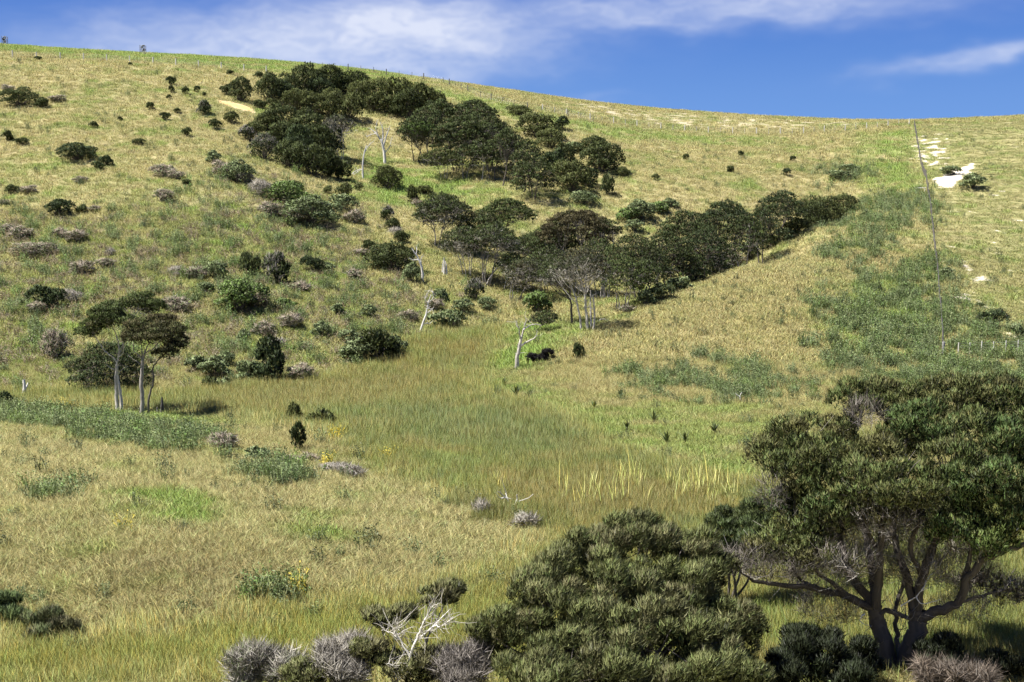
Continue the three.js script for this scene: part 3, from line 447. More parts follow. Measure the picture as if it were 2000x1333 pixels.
// ------------------------------------------------------------------ bushes: a few built of each kind, the rest copies
const bushes = new Map();
function bushKind(kind, size, v) {
  const key = kind + size + v;
  if (bushes.has(key)) return bushes.get(key);
  const W = [0.9, 2.2, 4.6][size], H = W * 0.8, r = rng(500 + v * 31 + size * 7 + kind.length * 101 + kind.charCodeAt(0)), lumps = [], n = [8, 14, 24][size], leaves = new Mesher(), wood = new Mesher();
  for (let i = 0; i < n; i++) {
    const w = i * 2.39996 + r(), q = Math.sqrt((i + 0.4) / n) * 0.36 * W, h = (0.15 + 0.6 * (i % 3 === 2 ? r() * 0.5 : 0.6 + 0.4 * r())) * (1 - 0.8 * Math.pow(q / (0.5 * W), 2)) * H, s = W * (0.12 + 0.17 * r() * r() + 0.03 * r());
    lumps.push({ c: [Math.cos(w) * q, h, Math.sin(w) * q], r: [s, s * (kind === 'upright' ? 1.3 : 0.85), s] });
  }
  const sz = [0.11, 0.14, 0.17][size], sprays = [420, 1500, 4200][size];
  const set = { sprays, size: sz, blades: 3, floor: 0, up: 0.7, wide: 0.26, thin: true };
  if (kind === 'manuka') foliage(leaves, lumps, { ...set, col: [0.074, 0.095, 0.031], second: LEAF.olive, share: 0.5 }, r);
  if (kind === 'olive') foliage(leaves, lumps, { ...set, col: [0.125, 0.138, 0.045], second: LEAF.mid, share: 0.5 }, r);
  if (kind === 'deep') foliage(leaves, lumps, { ...set, col: LEAF.deep, second: LEAF.mid, share: 0.3 }, r);
  if (kind === 'upright') foliage(leaves, lumps, { ...set, col: LEAF.dark, second: LEAF.mid, share: 0.5, up: 1.2 }, r);
  if (kind === 'leafy') foliage(leaves, lumps, { ...set, sprays: sprays * 0.8, col: LEAF.leafy, second: LEAF.leafyPale, share: 0.5, wide: 0.36, stray: 0.9 }, r);
  if (kind === 'bright') foliage(leaves, lumps, { ...set, col: [0.155, 0.235, 0.060], second: LEAF.leafyPale, share: 0.4, wide: 0.36, stray: 0.8 }, r);
  if (kind === 'greytop') { foliage(leaves, lumps, { ...set, sprays: sprays * 0.75, col: LEAF.dark, second: LEAF.mid }, r); foliage(leaves, lumps.filter((l) => l.c[1] > 0.45 * H || l.c[0] < -0.1 * W), { ...set, sprays: sprays * 0.35, size: sz * 1.7, wide: 0.045, col: [0.34, 0.31, 0.285], second: LEAF.greyDark, share: 0.4, stray: 0.9 }, r); }
  if (kind === 'dead') foliage(leaves, lumps, { ...set, sprays: sprays * 0.6, size: sz * 2.4, wide: 0.04, col: LEAF.greyTwig, second: [0.32, 0.27, 0.21], share: 0.5, stray: 1.1 }, r);
  if (kind === 'tangle') { foliage(leaves, lumps, { ...set, sprays: sprays * 0.5, size: sz * 2.4, wide: 0.05, col: LEAF.deadBrown, second: [0.40, 0.36, 0.31], share: 0.6, stray: 1.3 }, r); foliage(leaves, lumps, { ...set, sprays: sprays * 0.3, col: LEAF.leafy, second: LEAF.leafyPale, wide: 0.3, stray: 0.9 }, r); }
  for (const l of lumps) { const c = curve([[l.c[0] * 0.1, -0.12, l.c[2] * 0.1], [l.c[0] * 0.5, l.c[1] * 0.45, l.c[2] * 0.5], l.c], 4, r, W * 0.03); wood.tube(c, taper(5, W * 0.014, W * 0.004), 4, /dead|tangle/.test(kind) ? LEAF.greyTwig : LEAF.limb, r); }
  const made = [leaves.build(), wood.build(), W, H];
  bushes.set(key, made);
  return made;
}
let bushCount = 0;
function bush(kind, cx, top, bottom, w, label, group, o = {}) {
  const p = foot(cx, bottom, o.d), d = -p[2], k = d / F, tp = at(cx, top, d), Wm = w * k, Hm = Math.max(0.25, tp[1] - p[1]), r = rng(9000 + bushCount++ * 17);
  const size = Wm < 1.5 ? 0 : Wm < 3.4 ? 1 : 2, [lg, wg, W, H] = bushKind(kind, size, Math.floor(r() * 4));
  const t = thing(o.name || (kind === 'dead' || kind === 'tangle' ? 'dead_shrub' : kind === 'leafy' || kind === 'bright' ? 'leafy_shrub' : 'manuka_shrub'), label, 'shrub', p, group);
  const flat = /tangle|dead/.test(kind) ? 0.72 : /leafy|bright/.test(kind) ? 0.85 : o.grow || 1; t.rotation.y = r() * 6.28; t.scale.set(Wm / W * (1.0 + 0.3 * r()), Hm * flat * 1.1 / (H * 0.98), Wm / W * (1.0 + 0.3 * r()));
  part(t, 'foliage', lg, M.leaf); part(t, 'stem', wg, M.bark);
  return t;
}
function patch(kinds, list, label, group, o) { list.slice().sort((a, b) => a[0] - b[0]).forEach((b, i) => bush(b[4] || kinds, b[0], b[1], b[2], b[3], label + ', ' + ordinal(i), group, o)); }
patch('manuka', [[470, 160, 198, 46], [530, 150, 200, 62], [565, 150, 190, 48], [600, 137, 185, 60], [645, 138, 180, 62], [690, 143, 186, 52], [508, 197, 213, 22], [445, 167, 186, 26], [552, 163, 196, 50, 'deep'], [622, 155, 190, 55, 'deep'], [662, 150, 184, 46, 'deep']], 'dark rounded bush topping the upper thicket', 'bushes topping the upper thicket', { grow: 1.22 });
patch('olive', [[580, 176, 216, 58], [610, 186, 224, 62], [648, 180, 228, 58], [683, 186, 236, 62], [730, 160, 216, 62], [770, 160, 222, 72], [815, 166, 226, 72], [450, 220, 240, 24], [533, 195, 216, 24], [795, 180, 232, 60, 'manuka'], [845, 180, 226, 44], [700, 168, 206, 40]], 'olive bush in the middle of the upper thicket', 'bushes in the middle of the upper thicket', { grow: 1.22 });
patch('manuka', [[545, 216, 262, 62], [598, 226, 276, 76], [555, 246, 300, 68], [615, 250, 312, 82], [570, 280, 330, 72], [612, 290, 344, 74], [642, 300, 346, 52], [662, 312, 352, 42], [520, 225, 256, 44, 'olive'], [640, 250, 305, 60, 'deep'], [585, 262, 322, 60, 'deep'], [500, 240, 262, 30, 'olive']], 'dark dense bush low in the upper thicket', 'bushes low in the upper thicket', { grow: 1.22 });
patch('manuka', [[333, 150, 167, 17], [334, 168, 181, 11], [329, 185, 194, 11], [384, 168, 180, 11], [399, 180, 189, 9], [292, 200, 213, 15], [346, 211, 221, 13, 'olive'], [321, 220, 234, 19], [365, 250, 266, 18], [450, 137, 146, 15], [505, 138, 151, 19], [420, 231, 252, 21], [73, 110, 118, 13], [253, 122, 128, 7], [362, 170, 184, 12], [527, 141, 149, 10]], 'small dark shrub on the upper left slope', 'small shrubs dotted on the upper left slope');
bush('greytop', 399, 198, 223, 28, 'small round shrub with grey dead right side near the ochre slip');
bush('greytop', 516, 262, 312, 54, 'round bush with a pale grey dead top at the left of the upper thicket');
bush('greytop', 484, 245, 275, 36, 'grey leaning shrub under the left end of the upper thicket');
patch('manuka', [[36, 168, 206, 62], [82, 188, 211, 26], [110, 180, 198, 34, 'tangle'], [14, 255, 276, 20], [42, 268, 282, 26], [14, 160, 178, 26, 'tangle'], [150, 279, 312, 78, 'deep'], [205, 303, 325, 27, 'deep'], [155, 340, 358, 27, 'tangle'], [115, 388, 421, 50, 'deep'], [160, 399, 416, 22], [183, 399, 413, 22, 'tangle'], [22, 360, 377, 30], [55, 355, 378, 30, 'tangle'], [192, 318, 332, 22, 'deep'], [270, 270, 283, 24], [234, 228, 236, 10], [182, 238, 250, 18], [5, 388, 400, 20, 'tangle']], 'shrub on the far left slope above the grey tangles', 'shrubs on the far left slope');
patch('tangle', [[40, 435, 466, 44], [66, 462, 498, 88], [150, 440, 470, 38], [118, 440, 464, 24], [205, 497, 522, 40], [160, 498, 536, 46], [135, 555, 592, 38, 'dead'], [92, 556, 602, 62, 'deep'], [72, 584, 610, 34], [105, 618, 700, 46], [15, 430, 455, 30], [215, 480, 500, 20, 'dead'], [105, 572, 590, 30, 'dead']], 'grey brambly shrub on the lower left slope', 'grey tangles on the lower left slope');
patch('tangle', [[437, 300, 346, 44], [465, 306, 356, 56, 'leafy'], [507, 338, 382, 38, 'dead'], [556, 346, 396, 74, 'bright'], [604, 368, 436, 84, 'leafy'], [528, 382, 424, 44], [320, 310, 345, 44], [345, 325, 350, 30], [320, 360, 392, 36], [670, 375, 410, 50, 'leafy'], [575, 395, 432, 46], [640, 390, 425, 44, 'leafy'], [690, 400, 436, 40], [416, 290, 318, 30, 'leafy'], [365, 350, 362, 18, 'manuka'], [480, 330, 356, 34, 'dead']], 'shrub in the leafy strip slanting down the left slope', 'shrubs of the slanting strip');
patch('leafy', [[465, 535, 606, 84, 'bright'], [402, 545, 570, 36], [380, 510, 545, 46, 'tangle'], [420, 505, 545, 46, 'leafy'], [345, 565, 610, 50, 'tangle'], [350, 512, 540, 32, 'dead'], [500, 560, 600, 46, 'tangle'], [560, 580, 602, 30, 'bright'], [610, 500, 530, 40, 'deep'], [640, 510, 532, 26, 'leafy'], [515, 620, 655, 42, 'tangle'], [570, 600, 640, 44, 'tangle'], [625, 625, 655, 34, 'leafy'], [475, 640, 668, 24, 'leafy'], [685, 640, 670, 40, 'leafy'], [590, 545, 570, 30, 'tangle'], [545, 655, 680, 30, 'dead'], [660, 590, 615, 30, 'leafy'], [690, 520, 545, 28, 'tangle'], [720, 590, 620, 34, 'leafy']], 'scrubby shrub on the slope above the single dark bush', 'scrub on the mixed lower slope');
bush('greytop', 541, 488, 556, 58, 'dark bush with a pale grey top standing alone on the mixed slope');
bush('manuka', 486, 490, 536, 38, 'smaller dark bush just left of the grey-topped one');
bush('deep', 527, 671, 748, 64, 'single dense dark green round bush at the swamp edge');
bush('leafy', 490, 690, 748, 50, 'pale leafy shrub leaning on the left of the single dark bush');
bush('tangle', 590, 700, 745, 60, 'brownish tangle right of the single dark bush');
bush('manuka', 409, 735, 762, 32, 'small olive bush in the rushes left of the single dark bush');
patch('leafy', [[420, 690, 738, 60], [440, 680, 715, 40], [385, 690, 725, 36], [435, 735, 760, 30]], 'grey-green shrub between the umbrella trees and single dark bush', 'soft grey-green shrubs by the swamp');
patch('leafy', [[700, 655, 702, 64], [740, 645, 704, 72, 'manuka'], [772, 650, 696, 44], [690, 672, 702, 40, 'manuka'], [722, 640, 672, 46, 'tangle']], 'dark bush where the left slope meets the rush tongue', 'dark thicket at the rush tongue');
bush('olive', 577, 790, 832, 28, 'grey-green little shrub standing in the left of the swamp', null); bush('olive', 625, 798, 838, 46, 'small flat-topped shrub in the swamp, right of the grey-green one'); bush('upright', 582, 834, 882, 29, 'narrow conical shrub at the near edge of the swamp');
patch('manuka', [[770, 475, 530, 78], [755, 402, 432, 27, 'greytop'], [768, 425, 452, 32], [783, 450, 476, 27], [803, 508, 550, 34, 'leafy'], [748, 480, 526, 40, 'leafy'], [775, 440, 462, 24, 'dead'], [705, 480, 500, 30, 'tangle'], [720, 470, 490, 24]], 'bush around the white leaning snag', 'bushes left of the middle grove');
patch('leafy', [[878, 598, 642, 62, 'leafy'], [850, 575, 606, 36, 'tangle'], [905, 580, 610, 40, 'leafy'], [926, 546, 588, 38, 'greytop'], [950, 575, 605, 36, 'leafy'], [862, 560, 590, 28, 'leafy'], [800, 600, 626, 34, 'tangle']], 'low shrub at the left foot of the middle grove', 'low shrubs at the foot of the middle grove');
bush('bright', 1049, 561, 612, 52, 'bright green rounded leafy bush under the middle grove');
patch('manuka', [[1052, 228, 268, 84, 'olive'], [1097, 235, 254, 26, 'deep'], [1016, 208, 226, 54, 'olive'], [1075, 255, 290, 60, 'olive'], [1160, 270, 300, 58], [1172, 290, 338, 68], [1118, 320, 374, 74, 'olive'], [1186, 345, 380, 28], [1218, 328, 346, 24, 'olive'], [1140, 368, 398, 54, 'leafy'], [1100, 290, 330, 46], [1120, 272, 300, 40, 'leafy'], [1190, 300, 330, 34, 'olive'], [1080, 300, 345, 40, 'deep'], [1150, 340, 365, 40, 'deep']], 'bush on the slope right of the upper grove', 'bushes right of the upper grove', { grow: 1.22 });
bush('olive', 756, 322, 368, 54, 'round olive bush alone on bright grass below the dead pale tree');
patch('olive', [[672, 355, 387, 27], [829, 360, 382, 38], [806, 365, 400, 20], [640, 362, 380, 18], [815, 385, 405, 22, 'tangle'], [700, 358, 372, 18]], 'small bush on the green strip between two groves', 'small bushes between the groves');
patch('leafy', [[1250, 380, 428, 60, 'leafy'], [1225, 400, 430, 40, 'bright'], [1285, 390, 415, 46, 'bright'], [1240, 425, 450, 36, 'leafy'], [1310, 385, 405, 30, 'leafy']], 'leafy shrub on the slope above the middle grove', 'leafy shrubs above the middle grove');
patch('olive', [[1610, 378, 440, 90], [1650, 375, 415, 50], [1556, 424, 458, 52, 'olive'], [1585, 395, 448, 56, 'manuka'], [1640, 330, 350, 40, 'leafy'], [1660, 318, 336, 36, 'leafy']], 'bush at the upper end of the long grove', 'bushes ending the long grove');
patch('manuka', [[1290, 548, 586, 50, 'leafy'], [1325, 532, 570, 54, 'leafy'], [1360, 512, 552, 50, 'bright'], [1395, 495, 536, 50, 'leafy'], [1430, 484, 520, 50, 'tangle'], [1465, 466, 506, 50, 'leafy'], [1500, 455, 486, 40, 'manuka'], [1535, 440, 470, 40, 'leafy'], [1262, 560, 596, 34, 'leafy'], [1225, 590, 612, 30, 'tangle'], [1410, 505, 528, 26, 'tangle']], 'low shrub along the dry spur crest below dense trees', 'low shrubs along the spur crest');
patch('manuka', [[1428, 324, 338, 15], [1535, 329, 343, 17, 'deep'], [1447, 295, 306, 10], [1548, 305, 315, 11], [1340, 300, 312, 12, 'olive'], [1280, 340, 352, 14, 'olive']], 'tiny shrub on the pale slope below the ridge fence', 'tiny shrubs below the ridge fence');
patch('leafy', [[1900, 334, 367, 44, 'leafy'], [1860, 318, 342, 38, 'leafy'], [1938, 604, 640, 48, 'deep'], [1990, 630, 660, 30, 'leafy'], [1915, 590, 600, 16, 'leafy'], [1848, 520, 540, 40, 'leafy']], 'weedy shrub on grazed slope right of the steep fence', 'weedy shrubs right of the steep fence');
bush('upright', 1128, 674, 703, 18, 'small upright shrub alone on the dry spur near the black burnt clump');
patch('tangle', [[435, 830, 880, 60], [660, 895, 925, 70, 'dead'], [600, 880, 905, 36, 'tangle'], [560, 885, 915, 40], [690, 905, 935, 46, 'dead'], [640, 905, 925, 24, 'bright'], [10, 770, 800, 26, 'deep'], [505, 870, 900, 40, 'leafy']], 'scrubby shrub along the near edge of the swamp', 'scrub along the near swamp edge');
bush('dead', 940, 964, 1014, 38, 'upright pale dead shrub at the swamp edge beside the forked white twig');
bush('dead', 1027, 994, 1037, 46, 'grey dead ball-shaped shrub at the swamp edge');


// ------------------------------------------------------------------ big trees in front
const lump = (px, py, rx, ry, d, extra = {}) => { const c = at(px, py, d), k = d / F; return { c, r: [rx * k, ry * k, rx * k * 0.95], ...extra }; };
function local(lumps, p) { return lumps.map((l) => ({ ...l, c: sub(l.c, p) })); }
{
  const D = 36, p = foot(1742, 1310, D), r = rng(77), t = thing('manuka_tree', 'large spreading manuka tree with forked dark trunk in the right foreground', 'tree', p), wood = new Mesher(), leaves = new Mesher(), dead = new Mesher();
  const B = LEAF.brown, O = [0.118, 0.142, 0.043], G = [0.095, 0.148, 0.044], K = [0.132, 0.135, 0.048], N = [0.15, 0.225, 0.055];
  const L = local([
    lump(1557, 849, 50, 40, 36.5, { col: K }), lump(1502, 890, 34, 30, 36.2, { col: K }), lump(1530, 912, 36, 26, 35.6, { col: O }), lump(1663, 785, 46, 36, 37.2, { col: O }), lump(1718, 768, 40, 24, 38.2, { col: K }), lump(1773, 790, 72, 42, 37.6, { col: O }), lump(1856, 778, 80, 42, 38, { col: K }), lump(1948, 778, 80, 48, 38, { col: O }),
    lump(1810, 832, 78, 42, 36.6, { col: G }), lump(1902, 850, 86, 50, 36.6, { col: O }), lump(1971, 872, 60, 52, 36.2, { col: G }), lump(1607, 895, 70, 42, 35.8, { col: O }), lump(1640, 850, 46, 30, 37.2, { col: K }), lump(1709, 900, 72, 40, 35.4, { col: K }), lump(1672, 945, 66, 38, 34.8, { col: O }), lump(1764, 952, 92, 46, 34.4, { col: O }), lump(1580, 942, 52, 38, 35.4, { col: O }), lump(1607, 988, 36, 32, 35.2, { col: G }),
    lump(1850, 905, 70, 40, 35.2, { col: O }), lump(1925, 940, 82, 52, 34.8, { col: G }), lump(1985, 982, 58, 44, 34.6, { col: G }), lump(1850, 1046, 37, 26, 34.4, { col: N }), lump(1915, 1033, 38, 26, 35, { col: G }), lump(1966, 1037, 42, 30, 34.6, { col: N }), lump(1925, 1068, 24, 16, 34.4, { col: N }),
    lump(1548, 1050, 58, 34, 35.4, { col: O }), lump(1500, 1066, 46, 28, 35.2, { col: K, dense: 0.8 }), lump(1580, 1085, 50, 26, 35, { col: K, dense: 0.7 }), lump(1640, 1000, 50, 30, 35, { col: O }), lump(1600, 1040, 46, 28, 35.6, { col: K, dense: 0.7 }), lump(1700, 1000, 60, 24, 34.8, { col: K, dense: 0.7 }), lump(1800, 1000, 60, 26, 35, { col: O, dense: 0.8 }), lump(1890, 1000, 50, 30, 35, { col: G }), lump(1540, 985, 36, 30, 36, { col: G }), lump(2050, 850, 80, 70, 37, { col: O }), lump(2085, 960, 70, 60, 36, { col: G }), lump(2060, 785, 70, 50, 38, { col: K }), lump(2110, 1030, 50, 36, 35.5, { col: G }), lump(1715, 960, 50, 30, 38.2, { col: O }), lump(1840, 960, 60, 40, 38.5, { col: O }), lump(1770, 860, 60, 40, 39, { col: O }), lump(1930, 1140, 50, 22, 37.5, { col: B, dense: 0.4 }), lump(1985, 1160, 44, 20, 36.5, { col: B, dense: 0.4 }),
  ], p);
  const small = []; for (const l of L) { const n = Math.max(10, Math.round(l.r[0] * l.r[1] * 46)); for (let i = 0; i < n; i++) { const d = sphere(r), s = 0.24 + 0.2 * r(); small.push({ c: add(l.c, [d[0] * l.r[0] * 0.72, d[1] * l.r[1] * 0.72, d[2] * l.r[2] * 0.72]), r: [s * 0.85, s * 0.68, s * 0.85], col: mix3(l.col, r() < 0.4 ? B : G, r() * 0.55), dense: l.dense || 1 }); } }
  foliage(leaves, small, { sprays: 76000, size: 0.11, thin: true, col: O, second: [0.17, 0.16, 0.058], share: 0.35, up: 0.95, out: 0.5, stray: 0.35, fan: 0.55, blades: 5, wide: 0.11, lumpy: 0.3, under: -0.3 }, r);
  const DL = local([lump(1511, 962, 30, 36, 35.6), lump(1690, 806, 34, 22, 36.2), lump(1440, 1098, 36, 22, 35.2), lump(1480, 1090, 40, 20, 35), lump(1727, 1012, 70, 34, 34.8), lump(1640, 1020, 50, 32, 35.4), lump(1800, 1030, 60, 36, 35.4), lump(1800, 1112, 60, 34, 35.2), lump(1880, 1110, 60, 40, 36), lump(1560, 1100, 60, 22, 35.2), lump(1610, 1130, 70, 30, 36), lump(1690, 1110, 60, 40, 36.6), lump(1620, 1190, 60, 30, 36), lump(1940, 1150, 80, 26, 36.4), lump(1880, 1190, 50, 24, 36), lump(1560, 1010, 40, 30, 36), lump(1680, 1050, 60, 40, 37), lump(1770, 1060, 60, 40, 37.5), lump(1900, 1070, 50, 30, 37), lump(1650, 1090, 70, 34, 35), lump(1510, 1110, 60, 18, 35.6)], p);
  foliage(dead, DL, { sprays: 12000, size: 0.30, col: [0.16, 0.135, 0.115], second: LEAF.greyTwig, share: 0.5, up: 0.75, out: 0.4, stray: 0.6, blades: 3, wide: 0.014, under: -1, thin: true }, r);
  const P = (px, py, d) => sub(at(px, py, d), p), bark = [0.085, 0.072, 0.06];
  const limbs = [
    [[[1738, 1345, 36], [1728, 1270, 36], [1712, 1210, 36], [1708, 1180, 36]], 0.26, 0.17], [[[1752, 1345, 35.9], [1778, 1270, 35.8], [1792, 1215, 35.8], [1790, 1190, 35.8]], 0.27, 0.20], [[[1752, 1340, 36.4], [1754, 1260, 36.6], [1750, 1200, 36.9], [1770, 1120, 37.2]], 0.08, 0.05],
    [[[1708, 1190, 36], [1650, 1165, 35.8], [1590, 1150, 35.5], [1520, 1140, 35.3], [1470, 1132, 35.2], [1430, 1108, 35.1]], 0.11, 0.02], [[[1660, 1168, 35.8], [1600, 1120, 35.6], [1560, 1090, 35.4], [1510, 1075, 35.2]], 0.06, 0.018], [[[1706, 1185, 36], [1665, 1130, 36.2], [1645, 1070, 36.4], [1640, 1000, 36.4], [1615, 930, 36.4], [1570, 870, 36.5]], 0.12, 0.025], [[[1708, 1180, 36], [1705, 1110, 36.6], [1690, 1040, 37], [1690, 960, 37.2], [1668, 830, 37.3]], 0.12, 0.025],
    [[[1712, 1185, 35.8], [1718, 1110, 35.4], [1722, 1040, 35.1], [1735, 980, 34.9], [1760, 950, 34.6]], 0.12, 0.03], [[[1720, 1090, 35.4], [1690, 1020, 35], [1672, 960, 34.8]], 0.06, 0.02], [[[1790, 1200, 35.8], [1770, 1120, 36], [1745, 1040, 36.5], [1760, 940, 37.2], [1775, 810, 37.6]], 0.13, 0.025], [[[1790, 1200, 35.8], [1800, 1140, 35.6], [1810, 1090, 35.6], [1840, 1020, 35.7], [1850, 930, 35.5]], 0.12, 0.03], [[[1790, 1160, 35.8], [1820, 1080, 36.6], [1850, 1000, 37.2], [1870, 880, 37.6], [1870, 800, 38]], 0.11, 0.025],
    [[[1790, 1215, 35.8], [1830, 1195, 35.6], [1868, 1180, 35.4], [1890, 1130, 35.2], [1920, 1095, 35], [1970, 1075, 35], [2030, 1050, 35.2], [2090, 1000, 35.6]], 0.14, 0.04], [[[1880, 1150, 35.3], [1895, 1080, 35.3], [1905, 1000, 35.3], [1925, 950, 35]], 0.08, 0.02], [[[1868, 1180, 35.4], [1920, 1165, 35.8], [1980, 1150, 36.4], [2060, 1160, 36.8]], 0.05, 0.012], [[[1940, 1085, 35], [1960, 1010, 35.6], [1975, 900, 36.2]], 0.06, 0.02], [[[1800, 1130, 35.6], [1780, 1060, 35], [1800, 1000, 34.9], [1780, 960, 34.7]], 0.07, 0.02], [[[1712, 1200, 36], [1740, 1195, 35.8], [1765, 1205, 35.8], [1790, 1215, 35.8]], 0.07, 0.05],
    [[[1600, 1150, 35.5], [1560, 1130, 35.7], [1540, 1080, 35.6], [1545, 1050, 35.5]], 0.05, 0.015], [[[1830, 1100, 36.4], [1855, 1075, 35], [1850, 1050, 34.6]], 0.03, 0.012],
  ];
  const all = [];
  limbs.forEach(([pts, a, b], i) => { const limb = new Mesher(), c = curve(pts.map((q) => P(...q)), pts.length * 4, r, 0.07); limb.tube(c, taper(c.length, a, b), a > 0.1 ? 18 : 8, bark, r, a > 0.1 ? 0.10 : 0.05); part(t, i < 2 ? 'trunk' : 'limb', limb.build(), M.bark); all.push(...c.slice(5)); });
  for (const l of small) { if (r() < 0.45) continue; let b = all[0], bd = 99; for (const q of all) { const d = len(sub(q, l.c)); if (d < bd && q[1] < l.c[1] + 0.1) { bd = d; b = q; } } if (bd < 3) { const m = lerp3(b, l.c, 0.5); m[1] -= bd * 0.08; const c = curve([b, m, l.c], 5, r, 0.08); wood.tube(c, taper(6, 0.02, 0.006), 3, bark, r); } }
  for (let i = 0; i < 420; i++) { const b = all[Math.floor(r() * all.length)], e = add(b, mul(norm(add(sphere(r), [0, 0.5, 0])), 0.4 + 0.8 * r())), c = curve([b, add(lerp3(b, e, 0.5), mul(sphere(r), 0.12)), e], 4, r, 0.06); dead.tube(c, taper(5, 0.012, 0.004), 3, r() < 0.3 ? LEAF.greyTwig : LEAF.greyDark, r); }
  for (const pts of [[[1760, 1185, 35], [1790, 1165, 34.8], [1815, 1145, 34.8]], [[1790, 1165, 34.8], [1800, 1180, 34.7], [1840, 1170, 34.7]], [[1690, 1200, 35.4], [1680, 1215, 35.3], [1700, 1222, 35.2]], [[1800, 1155, 34.8], [1812, 1130, 34.9], [1835, 1115, 35]]]) { const c = curve(pts.map((q) => P(...q)), 6, r, 0.06); dead.tube(c, taper(7, 0.02, 0.006), 4, LEAF.white, r); }
  part(t, 'twigs', wood.build(), M.bark); part(t, 'crown', leaves.build(), M.leaf); tag(part(t, 'dead_twigs', dead.build(), M.bark), 'grey dead twigs under the crown');
}
function shaggy(label, name, cx, by, D, list, o) {            // shrubs whose tiers of foliage can be made out
  const p = foot(cx, by, D), r = rng(o.seed), t = thing(name, label, o.category || 'shrub', p), wood = new Mesher(), leaves = new Mesher(), L = local(list.map((q) => lump(...q)), p), small = [];
  for (const l of L) { const n = Math.max(5, Math.round(l.r[0] * l.r[1] * 22)); for (let i = 0; i < n; i++) { const d = sphere(r), s = o.clump * (0.7 + 0.6 * r()); small.push({ c: add(l.c, [d[0] * l.r[0] * 0.78, d[1] * l.r[1] * 0.75, d[2] * l.r[2] * 0.78]), r: [s, s * (o.flat || 0.62), s], col: mix3(l.col || o.col, r() < 0.5 ? o.alt : o.col, r() * 0.7), dense: l.dense || 1 }); } }
  foliage(leaves, small, { sprays: o.sprays * 1.5, size: o.size * 0.92, thin: true, col: o.col, second: o.second || o.alt, share: 0.3, up: o.up ?? 0.8, out: 0.5, stray: o.stray ?? 0.4, fan: o.stray ? 0.8 : 0.5, blades: o.blades || 4, wide: o.wide ? o.wide * 0.8 : 0.11, wind: o.wind, under: -0.4 }, r);
  const tips = [];
  for (const l of L) { const b = [(r() - 0.5) * (o.spread || 0.5), -0.15, (r() - 0.5) * (o.spread || 0.5)], c = curve([b, [l.c[0] * 0.5 + (r() - 0.5) * 0.3, l.c[1] * 0.45, l.c[2] * 0.5], l.c], 8, r, 0.09); wood.tube(c, taper(9, o.girth, 0.012), 6, o.bark || LEAF.limb, r); tips.push(...c.slice(3)); }
  for (let i = 0; i < (o.twigs || 0); i++) { const b = tips[Math.floor(r() * tips.length)], s = small[Math.floor(r() * small.length)].c; if (len(sub(b, s)) > 1.8) continue; const c = curve([b, add(lerp3(b, s, 0.5), mul(sphere(r), 0.1)), s], 4, r, 0.05); wood.tube(c, taper(5, 0.014, 0.004), 3, o.bark || LEAF.limb, r); }
  part(t, 'stem', wood.build(), M.bark); part(t, 'foliage', leaves.build(), M.leaf);
  return [t, p, r];
}
const OB = [0.150, 0.162, 0.060], BB = [0.210, 0.188, 0.098], KG = [0.130, 0.178, 0.056];
